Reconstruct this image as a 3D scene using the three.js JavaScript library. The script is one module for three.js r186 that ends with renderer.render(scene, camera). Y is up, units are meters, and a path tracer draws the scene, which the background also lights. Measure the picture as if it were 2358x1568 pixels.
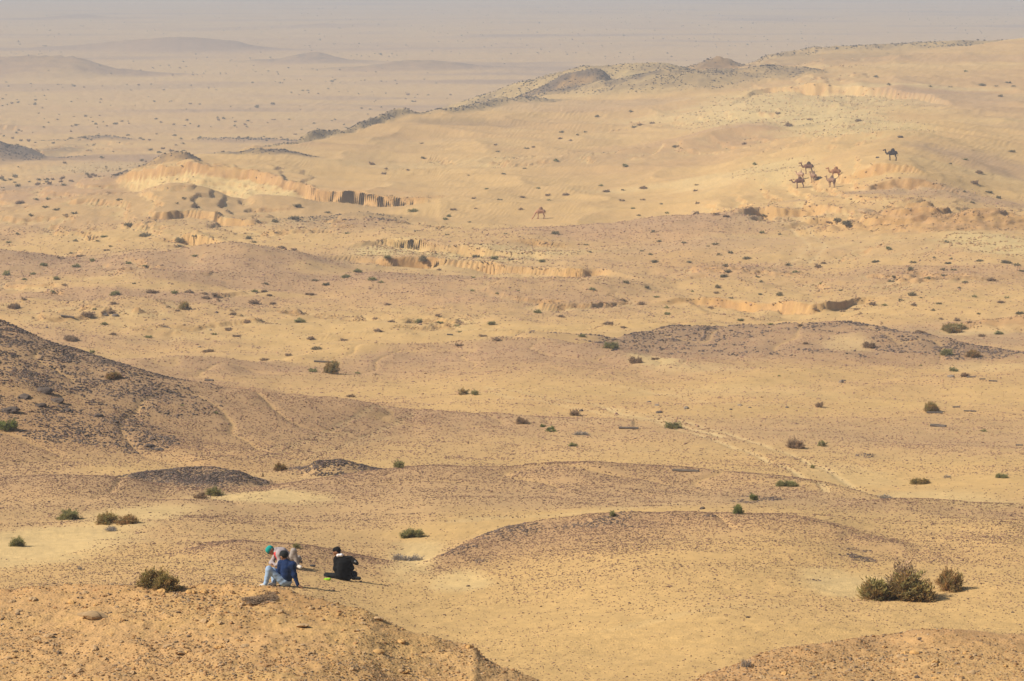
import * as THREE from 'three';
import { mergeGeometries, mergeVertices } from 'three/addons/utils/BufferGeometryUtils.js';

// ---------------------------------------------------------------- camera, sky, sun, exposure
const scene = new THREE.Scene();
const CAMY = 82, FO = 5757, CX = 1179, CY = 784, YH = -115;          // a long lens on a hilltop; picture coordinates 2358 x 1568
const PITCH = Math.atan((CY - YH) / FO);
const camera = new THREE.PerspectiveCamera(2 * Math.atan(784 / FO) * 180 / Math.PI, 1024 / 681, 0.5, 40000);
camera.position.set(0, CAMY, 0);
camera.rotation.set(-PITCH, 0, 0);

const SUN = new THREE.Vector3(-Math.cos(0.70) * Math.cos(0.2), Math.sin(0.70), Math.cos(0.70) * Math.sin(0.2)).normalize();
{                                                                       // pale desert sky: dusty white low down, soft blue overhead
  const W = 512, H = 256, d = new Float32Array(W * H * 4);
  for (let j = 0; j < H; j++) for (let i = 0; i < W; i++) {
    const el = ((j + 0.5) / H - 0.5) * Math.PI, az = ((i + 0.5) / W - 0.5) * 2 * Math.PI, up = Math.sin(el), o = (j * W + i) * 4;
    const x = Math.cos(el) * Math.cos(az), z = Math.cos(el) * Math.sin(az), k = Math.max(0, x * SUN.x + up * SUN.y + z * SUN.z), t = Math.pow(1 - Math.max(0, up), 3), glow = 0.10 * Math.pow(k, 6) + 0.25 * Math.pow(k, 40);
    const lo = up < 0 ? Math.min(1, -up * 12) : 0;
    const c = [0.16 + 0.20 * t, 0.205 + 0.135 * t, 0.275 + 0.035 * t].map((v, q) => 0.8 * v + glow * [1, 0.95, 0.86][q]);
    for (let q = 0; q < 3; q++) d[o + q] = c[q] * (1 - lo) + [0.27, 0.21, 0.15][q] * lo;
    d[o + 3] = 1;
  }
  const t = new THREE.DataTexture(d, W, H, THREE.RGBAFormat, THREE.FloatType);
  t.mapping = THREE.EquirectangularReflectionMapping; t.magFilter = t.minFilter = THREE.LinearFilter; t.needsUpdate = true;
  scene.background = t; scene.environment = t;
}

const sun = new THREE.DirectionalLight(new THREE.Color(1.0, 0.91, 0.75), 5.0);
sun.position.copy(SUN).multiplyScalar(600).add(new THREE.Vector3(0, 40, -250));
sun.target.position.set(0, 40, -250);
sun.castShadow = true;
sun.shadow.mapSize.set(2048, 2048);
Object.assign(sun.shadow.camera, { left: -300, right: 300, top: 300, bottom: -300, near: 1, far: 2000 });
scene.add(sun, sun.target);

const renderer = new THREE.WebGLRenderer({ antialias: true });
renderer.shadowMap.enabled = true;
renderer.toneMapping = THREE.LinearToneMapping;
renderer.toneMappingExposure = 1.29;
scene.fog = new THREE.FogExp2(new THREE.Color(0.79, 0.85, 1.0), 0.00044);

// ---------------------------------------------------------------- small tools
let seed = 12345;
const rnd = () => { seed = (seed * 1664525 + 1013904223) >>> 0; return seed / 4294967296; };
const rr = (a, b) => a + (b - a) * rnd();
const clamp = (v, a = 0, b = 1) => v < a ? a : v > b ? b : v;
const sst = (a, b, v) => { const t = clamp((v - a) / (b - a)); return t * t * (3 - 2 * t); };
const mix = (a, b, t) => a + (b - a) * t;
const smax = (a, b, k) => { const h = Math.max(k - Math.abs(a - b), 0) / k; return Math.max(a, b) + h * h * k * 0.25; };

const PERM = new Uint8Array(512), G2 = [];
{
  const p = [...Array(256).keys()];
  for (let i = 255; i > 0; i--) { const j = Math.floor(rnd() * (i + 1)); [p[i], p[j]] = [p[j], p[i]]; }
  for (let i = 0; i < 512; i++) PERM[i] = p[i & 255];
  for (let i = 0; i < 32; i++) G2.push(Math.cos(i * Math.PI / 16), Math.sin(i * Math.PI / 16));
}
function noise(x, y) {                                                 // gradient noise, about -1..1
  x += 133.37; y += 71.73;
  const xi = Math.floor(x), yi = Math.floor(y), xf = x - xi, yf = y - yi, X = xi & 255, Y = yi & 255;
  const u = xf * xf * xf * (xf * (xf * 6 - 15) + 10), v = yf * yf * yf * (yf * (yf * 6 - 15) + 10);
  const a = (PERM[PERM[X] + Y] & 31) * 2, b = (PERM[PERM[X + 1] + Y] & 31) * 2, c = (PERM[PERM[X] + Y + 1] & 31) * 2, d = (PERM[PERM[X + 1] + Y + 1] & 31) * 2;
  const p = G2[a] * xf + G2[a + 1] * yf, q = G2[b] * (xf - 1) + G2[b + 1] * yf, r = G2[c] * xf + G2[c + 1] * (yf - 1), t = G2[d] * (xf - 1) + G2[d + 1] * (yf - 1);
  return 1.5 * (p + u * (q - p) + v * (r - p + u * (p - q - r + t)));
}
const fbm = (x, y, n) => { let s = 0, a = 1, t = 0; for (let i = 0; i < n; i++) { s += a * noise(x, y); t += a; a *= 0.5; x = x * 2.03 + 17.1; y = y * 2.03 - 9.7; } return s / t; };

// a sight line: at horizontal depth D it passes x = s * D, y = CAMY + m * D
const SP = Math.sin(PITCH), CP = Math.cos(PITCH);
function ray(px, py) {
  const r = px - CX, u = CY - py, fz = FO * CP + u * SP;
  return { s: r / fz, m: (u * CP - FO * SP) / fz };
}

// ---------------------------------------------------------------- the lie of the land
// height control points: [picture column, depth, metres below the lookout]
function surface(points) {                                             // thin plate spline through them, on (s, log depth)
  const n = points.length, Q = points.map(([px, D, H]) => [(px - CX) / FO * 5, lnD(D), -H]);
  const phi = (r2) => r2 > 1e-12 ? 0.5 * r2 * Math.log(r2) : 0, N = n + 3, A = [];
  for (let i = 0; i < n; i++) {
    const row = new Float64Array(N + 1);
    for (let j = 0; j < n; j++) row[j] = phi((Q[i][0] - Q[j][0]) ** 2 + (Q[i][1] - Q[j][1]) ** 2) + (i === j ? 0.0006 : 0);
    row[n] = 1; row[n + 1] = Q[i][0]; row[n + 2] = Q[i][1]; row[N] = Q[i][2]; A.push(row);
  }
  for (let k = 0; k < 3; k++) { const row = new Float64Array(N + 1); for (let j = 0; j < n; j++) row[j] = k === 0 ? 1 : Q[j][k - 1]; A.push(row); }
  for (let c = 0; c < N; c++) {
    let p = c; for (let r = c + 1; r < N; r++) if (Math.abs(A[r][c]) > Math.abs(A[p][c])) p = r;
    [A[c], A[p]] = [A[p], A[c]];
    for (let r = 0; r < N; r++) if (r !== c) { const f = A[r][c] / A[c][c]; if (f) for (let k = c; k <= N; k++) A[r][k] -= f * A[c][k]; }
  }
  const w = A.map((row, i) => row[N] / row[i]);
  const exact = (x, y) => { let v = w[n] + w[n + 1] * x + w[n + 2] * y; for (let i = 0; i < n; i++) v += w[i] * phi((x - Q[i][0]) ** 2 + (y - Q[i][1]) ** 2); return v; };
  const NX = 64, NY = 420, x0 = -1.7, x1 = 1.7, y0 = -6.5, y1 = 7, T = new Float32Array((NX + 3) * (NY + 3));   // table, read with cubic interpolation
  for (let j = 0; j < NY + 3; j++) for (let i = 0; i < NX + 3; i++) T[j * (NX + 3) + i] = exact(x0 + (i - 1) / NX * (x1 - x0), y0 + (j - 1) / NY * (y1 - y0));
  return (s, D) => {
    const gx = clamp((s * 5 - x0) / (x1 - x0), 0, 0.9999) * NX, gy = clamp((lnD(D) - y0) / (y1 - y0), 0, 0.9999) * NY, i = Math.floor(gx), j = Math.floor(gy), a = gx - i, b = gy - j;
    const ca = -0.5 * a + a * a - 0.5 * a * a * a, cb = 1 - 2.5 * a * a + 1.5 * a * a * a, cc = 0.5 * a + 2 * a * a - 1.5 * a * a * a, cd = -0.5 * a * a + 0.5 * a * a * a;
    const R = (k) => { const o = (j + k) * (NX + 3) + i; return T[o] * ca + T[o + 1] * cb + T[o + 2] * cc + T[o + 3] * cd; };
    const p = R(0), q = R(1), r = R(2), t = R(3);
    return CAMY + q + 0.5 * b * (r - p + b * (2 * p - 5 * q + 4 * r - t + b * (3 * (q - r) + t - p)));
  };
}
function lnD(D) { return D > 30 ? Math.log(D / 30) : (D - 30) / 30; }

const lowPoints = [], highPoints = [];
const L = (px, D, H) => lowPoints.push([px, D, H]), P = (px, D, H) => highPoints.push([px, D, H]);
for (const px of [-300, 600, 1600, 2650]) { L(px, -160, 6); L(px, -40, 2.6); L(px, 3, 2.2); L(px, 20, 7); L(px, 35, 11.9); }
for (const px of [-200, 700, 1500, 2500]) L(px, 43, 13.5);
for (const a of [[1500, 50, 14.6], [2300, 50, 14.5], [200, 50, 14.6], [1500, 57, 15.5], [1500, 66, 16.6], [1950, 63, 16.3], [2250, 60, 16.0], [2250, 70, 17.2], [700, 62, 16.25], [150, 64, 16.4], [-200, 64, 16.4],
  [100, 80, 19], [500, 80, 18.9], [950, 80, 19.4], [1400, 80, 18.9], [1900, 80, 18.4], [2350, 80, 18.6], [100, 92, 20.7], [600, 92, 21], [1000, 92, 20.7], [1400, 92, 20.85], [2000, 92, 20.9], [2350, 92, 21.2],
  [0, 120, 24.6], [600, 120, 24.9], [1200, 120, 25.2], [2000, 120, 25.3], [2350, 120, 25], [0, 145, 27], [600, 145, 28], [1200, 145, 28], [1800, 145, 28], [2350, 145, 28.3],
  [0, 175, 31], [600, 175, 31.4], [1200, 175, 31], [1800, 175, 31], [2350, 175, 31], [0, 205, 34.2], [600, 205, 34.4], [1200, 205, 34.2], [1800, 205, 33.8], [2350, 205, 33.6],
  [100, 226, 36.6], [600, 226, 36.7], [1200, 226, 36.7], [1800, 226, 36.4], [2350, 226, 35.6], [0, 265, 39.6], [600, 265, 39.4], [1200, 265, 39.3], [1800, 265, 39], [2350, 265, 38.2],
  [0, 310, 42], [600, 310, 41.4], [1200, 310, 41.2], [1800, 310, 40.6], [2350, 310, 39.5], [100, 340, 43.4], [700, 340, 42.4], [1200, 340, 42.2], [1900, 335, 41], [2350, 340, 39.8],
  [100, 400, 46.4], [700, 375, 43.6], [1200, 375, 43.3], [1900, 375, 40.9], [2350, 375, 40.4], [100, 430, 47.6], [450, 460, 47.2], [1200, 430, 46.9], [1900, 430, 42.4], [2350, 430, 43],
  [550, 517, 51.5], [550, 485, 49.6], [400, 500, 50.5], [720, 496, 51.0], [800, 488, 50.6], [850, 482, 50.2], [900, 476, 49.2], [950, 472, 48.0], [1010, 465, 46.9], [1000, 440, 46.1], [850, 445, 47.0], [1200, 490, 50.5], [1900, 490, 46.5], [2350, 490, 46], [0, 540, 54.3], [250, 540, 54], [500, 560, 55], [1200, 600, 58], [1900, 600, 55], [2350, 600, 54],
  [0, 620, 58.9], [250, 640, 59.2], [600, 680, 62], [100, 760, 64.4], [300, 850, 67.3], [700, 850, 68], [1200, 800, 69], [1900, 800, 66], [2350, 800, 65], [300, 1000, 72], [900, 1000, 74], [1900, 1000, 74], [2350, 1000, 72],
  [100, 1250, 78], [900, 1300, 79], [2300, 1300, 79], [100, 1550, 80], [1200, 1650, 80], [2300, 1650, 80]]) L(...a);
for (const D of [2200, 3200, 6000, 12000, 30000]) for (const px of [-200, 1179, 2550]) L(px, D, 80);
for (const a of [[1000, 300, 45], [1500, 300, 45], [2300, 300, 43.5], [1000, 375, 45.3], [1300, 375, 44.9], [1900, 375, 43], [2350, 375, 42], [1200, 430, 45.9], [1500, 430, 45.4], [1700, 417, 42.6], [1900, 417, 39.6], [2050, 432, 36.4], [2150, 425, 38],
  [1900, 445, 38.9], [1900, 480, 38.8], [1900, 560, 40.4], [1900, 660, 41.8], [1900, 760, 41.6], [1900, 870, 40], [1700, 480, 42.6], [1700, 560, 44.5], [1700, 660, 44.5], [1500, 470, 46.1], [1500, 530, 47.4], [1500, 600, 48.5], [1500, 670, 48.3], [1500, 740, 47], [1500, 790, 46],
  [2300, 400, 41.3], [2300, 450, 40.3], [2300, 500, 40.4], [2300, 650, 41.2], [2300, 850, 40.6], [2330, 1000, 36.9], [1179, 480, 47.1], [1179, 540, 48.3], [1179, 600, 48.5], [1179, 680, 49], [1179, 750, 47.7],
  [900, 485, 47.6], [900, 550, 49.2], [900, 610, 49.3], [930, 670, 48.5], [930, 720, 47], [700, 515, 47.9], [700, 570, 48.2], [720, 640, 47.8], [450, 539, 45.6], [500, 560, 46.8], [600, 530, 46.1], [330, 548, 48], [280, 552, 50],
  [1200, 1000, 47], [1900, 1200, 42], [2400, 1200, 40]]) P(...a);
const lowland = surface(lowPoints), upland = surface(highPoints);

// the edge of the upland: a cliff along its near side, a rubbly slope along its far side
const edgePts = [[1012, 200, 0], [1012, 380, 0], [1012, 475, 0], [960, 480, 3.0], [900, 488, 4.4], [850, 492, 5], [800, 497, 5], [730, 505, 4.4], [690, 513, 3.6], [640, 525, 3.0], [580, 535, 3.2], [520, 537, 3.0], [450, 539, 3.0], [400, 543, 2.8], [330, 548, 2.2], [280, 552, 1.6],
  [290, 566, 1], [375, 578, 1], [480, 588, 1], [580, 612, 1], [700, 625, 1], [820, 670, 1], [930, 722, 1], [1200, 792, 1], [1300, 845, 1], [1550, 878, 1], [1700, 935, 1], [1900, 995, 1], [2100, 1015, 1], [2358, 1030, 1], [2800, 1060, 1], [6000, 1100, 1], [6000, 200, 0]]
  .map(([px, D, c]) => [(px - CX) / FO * D * 1.0, D, c]);
let edgeCliff = 0;
function outsideEdge(x, D) {                                            // metres outside the edge (negative inside)
  let best = 1e18, inside = false;
  for (let i = 0, n = edgePts.length; i < n; i++) {
    const a = edgePts[i], b = edgePts[(i + 1) % n], ex = b[0] - a[0], ey = b[1] - a[1], t = clamp(((x - a[0]) * ex + (D - a[1]) * ey) / (ex * ex + ey * ey)), dx = x - a[0] - t * ex, dy = D - a[1] - t * ey, d = dx * dx + dy * dy;
    if (d < best) { best = d; edgeCliff = mix(a[2], b[2], t); }
    if ((a[1] > D) !== (b[1] > D) && x < (b[0] - a[0]) * (D - a[1]) / (b[1] - a[1]) + a[0]) inside = !inside;
  }
  return inside ? -Math.sqrt(best) : Math.sqrt(best);
}

// knolls and ridges: a crest line [column, row, depth] with its own far and near slope
const SN = 900, S0 = -0.34, S1 = 0.34;
function table(pts, f) {                                                // piecewise cubic along s
  const out = new Float32Array(SN + 1);
  for (let i = 0; i <= SN; i++) {
    const s = S0 + (S1 - S0) * i / SN;
    let k = 0; while (k < pts.length - 2 && pts[k + 1].s < s) k++;
    const a = pts[k], b = pts[k + 1], t = clamp((s - a.s) / (b.s - a.s)), p = pts[Math.max(0, k - 1)], q = pts[Math.min(pts.length - 1, k + 2)];
    const va = f(a), vb = f(b), w = b.s - a.s, ma = k > 0 ? (vb - f(p)) / (b.s - p.s) * w : vb - va, mb = k < pts.length - 2 ? (f(q) - va) / (q.s - a.s) * w : vb - va;
    const t2 = t * t, t3 = t2 * t;
    out[i] = (2 * t3 - 3 * t2 + 1) * va + (t3 - 2 * t2 + t) * ma + (3 * t2 - 2 * t3) * vb + (t3 - t2) * mb;
  }
  return out;
}
const look = (T, s) => { const g = clamp((s - S0) / (S1 - S0), 0, 0.99999) * SN, i = Math.floor(g); return T[i] + (T[i + 1] - T[i]) * (g - i); };
function blur(a) { let b = a; for (let k = 0; k < 3; k++) { const c = new Float32Array(SN + 1); for (let i = 0; i <= SN; i++) { let s = 0, n = 0; for (let j = Math.max(0, i - 16); j <= Math.min(SN, i + 16); j++) { s += b[j]; n++; } c[i] = s / n; } b = c; } return b; }
const mounds = [];
function mound(crest, depth, o) {                                       // o: back, front slopes, r rounding, end fall, k blend, m material { gravel, dark, orange, rough }
  const pts = crest.map(([px, py, D = depth]) => { const q = ray(px, py); return { s: q.s, D, h: CAMY + q.m * D }; });
  mounds.push({ s0: pts[0].s, s1: pts[pts.length - 1].s, TD: table(pts, (p) => p.D), TH: table(pts, (p) => p.h), TS: blur(table(pts, (p) => p.h)), Dmin: Math.min(...pts.map((p) => p.D)), Dmax: Math.max(...pts.map((p) => p.D)), back: 0.4, front: 0.12, r: 3, fall: 0.3, k: 1, reach: 60, m: {}, wob: 1, ...o });
}
// near ledges of broken orange rock
mound([[-260, 1345], [0, 1352], [150, 1352], [220, 1353], [300, 1357], [400, 1358], [470, 1361], [560, 1367], [640, 1374], [740, 1384], [800, 1394], [850, 1409], [900, 1438], [960, 1461], [1040, 1474], [1078, 1480], [1094, 1485], [1106, 1500], [1130, 1518], [1165, 1534], [1250, 1562], [1330, 1600]].map(([x, y], i) => [x, y, 49 - i * 0.25]), 48, { back: 1.0, front: -0.02, r: 0.25, fall: 0.55, k: 0.3, sharp: 1, m: { rough: 1, orange: 0.75 } });
mound([[1560, 1585, 43], [1700, 1545, 44], [1850, 1510, 45], [1950, 1490, 46], [2050, 1471, 47], [2150, 1462, 47], [2250, 1465, 47], [2358, 1468, 47], [2600, 1470, 47]], 46, { back: 0.5, front: -0.06, r: 1.0, fall: 0.5, k: 0.4, m: { rough: 0.8, orange: 1 } });
// dunes of pebbled sand close by
mound([[360, 1330], [430, 1290], [500, 1256], [545, 1248], [600, 1254], [700, 1268], [800, 1294], [900, 1325], [1000, 1350], [1060, 1362]], 72, { back: 0.5, front: 0.02, r: 2.2, fall: 0.25, k: 0.8, m: { gravel: 0.9, dark: 0.12 } });
mound([[960, 1345, 71], [1020, 1302, 73], [1100, 1257, 76], [1180, 1226, 78], [1250, 1206, 79], [1330, 1195, 79], [1400, 1188, 79], [1500, 1190, 79], [1600, 1193, 79], [1700, 1204, 78], [1800, 1221, 77], [1900, 1250, 75], [2000, 1274, 73], [2060, 1292, 72], [2120, 1330, 70]], 78, { back: 0.45, front: 0.05, r: 2.5, fall: 0.25, k: 1, m: { gravel: 1, dark: 0.17 } });
mound([[200, 1215, 92], [300, 1200, 94], [420, 1187, 95], [560, 1160, 98], [700, 1122, 102], [800, 1110, 104], [900, 1098, 106], [1000, 1086, 107], [1130, 1090, 107], [1250, 1080, 108], [1330, 1073, 108], [1450, 1075, 108], [1560, 1085, 108], [1700, 1098, 106], [1800, 1111, 104], [1900, 1131, 102], [2000, 1166, 98], [2060, 1190, 95]], 106, { back: 0.4, front: 0.0, r: 3, fall: 0.22, k: 1.2, m: { gravel: 1, dark: 0.1 } });
mound([[1880, 1215, 90], [1960, 1180, 93], [2030, 1165, 95], [2100, 1160, 96], [2200, 1168, 96], [2300, 1180, 95], [2358, 1187, 95], [2600, 1200, 94]], 95, { back: 0.5, front: 0.03, r: 2, fall: 0.25, k: 0.8, m: { gravel: 1, dark: 0.2 } });
// dark hill at the left
mound([[-260, 655, 156], [-60, 716, 152], [0, 739, 150], [50, 758, 148], [120, 788, 146], [200, 814, 144], [280, 840, 142], [350, 860, 141], [450, 880, 141], [600, 900, 142], [800, 924, 145], [950, 950, 148]], 145, { back: 0.4, front: 0.05, r: 3, fall: 0.12, k: 1.5, reach: 80, m: { gravel: 1, dark: 0.5, darkTo: [330, 640] } });
mound([[-120, 880, 128], [0, 886, 128], [60, 898, 128], [140, 928, 127], [250, 962, 126], [300, 988, 125], [380, 1033, 121], [470, 1075, 116]], 119, { back: 0.10, front: 0.12, r: 0.8, fall: 0.2, k: 1.0, reach: 26, m: { gravel: 0.9, dark: 0.36, orange: 0.3, darkTo: [260, 480] } });
// rubbly black mounds
mound([[280, 1120], [320, 1100], [380, 1090], [450, 1080], [520, 1076], [570, 1089], [610, 1114], [640, 1140]], 108, { back: 0.5, front: 0.22, r: 1.2, fall: 0.4, k: 0.6, reach: 26, m: { gravel: 0.6, dark: 1 } });
mound([[690, 1082], [722, 1058], [745, 1052], [800, 1055], [850, 1068], [930, 1092], [965, 1105]], 114, { back: 0.5, front: 0.3, r: 1, fall: 0.4, k: 0.6, reach: 26, m: { gravel: 0.5, dark: 1 } });
mound([[-60, 1120], [60, 1108], [150, 1103], [250, 1105], [320, 1122], [380, 1150]], 100, { back: 0.3, front: 0.12, r: 2, fall: 0.25, k: 1, reach: 20, m: { gravel: 0.8, dark: 0.15 } });
// middle ground
mound([[250, 842, 188], [300, 829, 190], [350, 825, 192], [450, 822, 194], [520, 829, 194], [600, 845, 196], [650, 839, 199], [720, 817, 205], [850, 803, 210], [920, 809, 210], [1000, 807, 210], [1080, 797, 210], [1200, 789, 210], [1280, 793, 209], [1350, 809, 206], [1430, 826, 202], [1500, 845, 198]], 205, { back: 0.3, front: 0.0, r: 5, fall: 0.14, k: 2, reach: 70, m: { gravel: 1, dark: 0.08 } });
mound([[1330, 835, 205], [1450, 779, 216], [1530, 757, 220], [1600, 756, 220], [1750, 755, 219], [1850, 748, 218], [1940, 745, 217], [2000, 749, 216], [2080, 768, 214], [2200, 788, 211], [2358, 807, 208], [2600, 825, 205]], 216, { back: 0.35, front: 0.09, r: 4, fall: 0.15, k: 1.5, reach: 60, m: { gravel: 1, dark: 0.36 } });
mound([[1180, 785], [1210, 770], [1250, 764], [1310, 768], [1400, 781], [1450, 795]], 228, { back: 0.3, front: 0.2, r: 2, fall: 0.2, k: 0.8, reach: 20, m: { gravel: 0.7, dark: 0.35 } });
for (const [c, D, dk] of [
  [[[-200, 560], [0, 570], [60, 576], [130, 596], [200, 618]], 350, 0.1], [[[200, 615], [300, 586], [400, 590], [470, 576], [540, 567], [600, 575], [700, 590], [760, 609], [830, 630]], 332, 0.12],
  [[[790, 648], [870, 629], [960, 631], [1060, 642], [1100, 655]], 312, 0.12], [[[60, 640], [200, 622], [330, 615], [450, 625], [560, 650]], 305, 0.08], [[[1050, 660], [1200, 640], [1350, 640], [1480, 652], [1560, 680]], 300, 0.08],
  [[[900, 700], [1050, 676], [1200, 668], [1400, 680], [1500, 702]], 288, 0.04], [[[1500, 640], [1650, 615], [1800, 622], [1900, 640]], 322, 0.06], [[[1850, 660], [2000, 632], [2150, 628], [2358, 640], [2500, 660]], 305, 0.04],
  [[[160, 425], [200, 410], [240, 406], [300, 420], [330, 440]], 560, 0.05], [[[320, 445], [360, 427], [410, 420], [470, 431], [530, 452], [570, 470]], 458, 0.08], [[[560, 470], [590, 453], [630, 450], [690, 458], [740, 474]], 462, 0.1],
  [[[-200, 500], [0, 486], [120, 480], [250, 488], [330, 510]], 440, 0.05], [[[300, 520], [340, 500], [400, 491], [470, 488], [520, 503], [560, 520]], 424, 0.14], [[[620, 515], [680, 502], [760, 499], [810, 488], [850, 487], [900, 498], [950, 512]], 424, 0.3],
  [[[100, 690], [220, 688], [300, 684], [360, 690], [420, 705]], 272, 0.06], [[[-100, 720], [60, 708], [180, 712], [300, 725]], 262, 0.03], [[[1400, 520], [1550, 500], [1700, 495], [1850, 505]], 395, 0.02]])
  mound(c, D, { back: 0.22, front: 0.05, r: 5, fall: 0.12, k: 2, reach: 50, m: { gravel: 1, dark: dk } });
mound([[200, 800, 240], [300, 786, 242], [400, 790, 242], [480, 800, 240]], 240, { back: 0.2, front: 0.12, r: 3, fall: 0.15, k: 1, reach: 25, m: { gravel: 0.7, dark: 0.2 } });
// orange knobs at the right
mound([[1960, 500], [2000, 484], [2080, 467], [2140, 462], [2185, 477], [2230, 494], [2300, 520]], 374, { back: 0.5, front: 0.33, r: 2.5, fall: 0.35, k: 1.5, reach: 40, m: { orange: 0.9 } });
mound([[2190, 492], [2230, 478], [2275, 472], [2310, 484], [2358, 492], [2480, 500]], 366, { back: 0.5, front: 0.33, r: 2, fall: 0.35, k: 1.2, reach: 40, m: { orange: 0.85 } });
mound([[2300, 735], [2340, 722], [2400, 715], [2500, 715]], 250, { back: 0.4, front: 0.3, r: 2, fall: 0.3, k: 1, reach: 20, m: { orange: 0.7 } });
mound([[1500, 350, 575], [1580, 318, 590], [1660, 296, 605], [1740, 292, 605], [1840, 318, 585]], 590, { back: 0.12, front: 0.06, r: 8, fall: 0.12, k: 3, reach: 60, m: { gravel: 0.9, dark: 0.06 } });
mound([[1770, 312], [1840, 290], [1890, 286], [1940, 302]], 600, { back: 0.4, front: 0.3, r: 2, fall: 0.3, k: 1, reach: 24, m: { dark: 0.6 } });
// stony hills along the far edge of the upland
mound([[300, 402], [340, 383], [368, 361], [385, 354], [420, 353], [442, 358], [470, 374]], 560, { back: 0.6, front: 0.55, r: 0.8, fall: 0.6, k: 0.5, reach: 12, m: { dark: 0.9, orange: 0.4, rough: 0.3 } });
mound([[465, 372], [490, 358], [515, 347], [545, 346], [590, 338], [620, 345]], 590, { back: 0.6, front: 0.3, r: 2, fall: 0.3, k: 1, reach: 24, m: { dark: 0.95, rough: 0.3 } });
mound([[680, 328, 640], [720, 303, 650], [760, 304, 660], [820, 292, 680], [880, 266, 705], [930, 249, 722], [980, 258, 735], [1050, 245, 750], [1150, 230, 780], [1215, 221, 795]], 720, { back: 0.6, front: 0.24, r: 3, fall: 0.3, k: 1.5, reach: 50, m: { dark: 0.62, rough: 0.4, cream: 0.6 } });
mound([[1370, 156], [1400, 152], [1460, 147], [1530, 143], [1560, 151], [1620, 165]], 885, { back: 0.5, front: 0.25, r: 3, fall: 0.3, k: 2, reach: 60, m: { dark: 0.5, rough: 0.5, cream: 0.8 } });
mound([[1180, 234], [1225, 212], [1262, 189], [1300, 168], [1340, 156], [1372, 151], [1390, 158], [1408, 178], [1428, 205]], 848, { back: 0.5, front: 0.4, r: 2.5, fall: 0.5, k: 1.2, reach: 70, m: { dark: 0.95, rough: 0.6, orange: 0.25 } });
mound([[1400, 190], [1480, 172], [1560, 163], [1650, 160], [1730, 156], [1800, 158]], 830, { back: 0.3, front: 0.25, r: 3, fall: 0.3, k: 2, reach: 60, m: { dark: 0.6, rough: 0.5, cream: 0.5 } });
mound([[1590, 152], [1615, 143], [1640, 130], [1680, 131], [1705, 145]], 930, { back: 0.6, front: 0.4, r: 2, fall: 0.5, k: 1, reach: 40, m: { dark: 0.6, orange: 0.5 } });
mound([[1730, 145], [1770, 130], [1800, 122], [1900, 110], [2000, 104], [2150, 97], [2270, 92], [2400, 96]], 1000, { back: 0.5, front: 0.2, r: 4, fall: 0.3, k: 2, reach: 80, m: { dark: 0.5, rough: 0.4, cream: 0.5 } });
mound([[1900, 165, 900], [2050, 135, 930], [2200, 112, 960], [2358, 92, 990], [2600, 70, 1000]], 950, { back: 0.3, front: 0.08, r: 8, fall: 0.12, k: 3, reach: 160, m: { gravel: 0.2 } });
// low hills out on the plain
for (const [c, D, dk] of [[[[-200, 127], [0, 131], [100, 127], [170, 128], [205, 138], [265, 158]], 1650, 0.4], [[[640, 135], [690, 122], [715, 118], [740, 121], [800, 138]], 1850, 0.5], [[[180, 104], [300, 92], [380, 86], [470, 86], [540, 94], [590, 106], [680, 116]], 2080, 0.25], [[[840, 150], [920, 138], [1020, 140], [1150, 157]], 1720, 0.4],
  [[[-160, 312], [0, 327], [20, 334], [70, 339], [92, 352], [108, 368]], 800, 0.75], [[[150, 330], [200, 318], [240, 316], [285, 325], [320, 336]], 930, 0.7], [[[430, 332], [500, 322], [620, 322], [700, 330]], 930, 0.5], [[[660, 62], [740, 52], [880, 58], [1000, 66]], 2700, 0.1], [[[80, 42], [150, 32], [300, 40]], 3000, 0.1]])
  mound(c, D, { back: 0.3, front: 0.16, r: 6, fall: 0.12, k: 3, reach: 120, m: { gravel: 0.7, dark: dk } });

// banks: steps cut by water, the ground before the line lies lower; [column, row, depth] along the rim
const banks = [];
function bank(line, drop, run, o = {}) {
  const pts = line.map(([px, py, D]) => ({ s: ray(px, py).s, D }));
  banks.push({ s0: pts[0].s, s1: pts[pts.length - 1].s, TD: table(pts, (p) => p.D), Dmin: Math.min(...pts.map((p) => p.D)), Dmax: Math.max(...pts.map((p) => p.D)), drop, run, face: 0.7, fade: 0.006, cream: 0.25, rag: 0, ...o, run2: 2.6 * run });
}
bank([[800, 556, 367], [850, 545, 374], [885, 542, 376], [950, 553, 369], [1000, 565, 363], [1080, 574, 358], [1180, 582, 354], [1300, 590, 350]], 3.2, 20, { cream: 1, face: 1.4, rag: 1 });
bank([[640, 584, 346], [700, 583, 346], [765, 584, 346], [810, 579, 348], [840, 584, 346], [900, 588, 344], [990, 590, 344], [1060, 594, 341], [1140, 603, 336], [1200, 610, 332], [1260, 617, 328], [1330, 626, 322], [1385, 623, 324], [1430, 634, 317], [1475, 650, 308], [1530, 664, 299]], 2.8, 18, { rag: 1 });
bank([[1470, 694, 281], [1540, 687, 285], [1600, 682, 287], [1680, 686, 285], [1780, 697, 280], [1850, 704, 277], [1900, 704, 277], [1980, 695, 281], [2080, 690, 283]], 2.2, 14, {});
bank([[290, 518, 414], [330, 510, 418], [370, 504, 421], [450, 501, 423], [515, 511, 418], [595, 516, 414], [640, 520, 412]], 3.4, 20, { rag: 1 });
bank([[330, 540, 386], [365, 540, 386], [430, 540, 386], [480, 548, 380], [525, 556, 374], [570, 562, 370]], 3.0, 16, { rag: 1 });
bank([[300, 574, 359], [350, 572, 360], [395, 574, 359], [430, 578, 356]], 2.0, 10);
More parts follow.
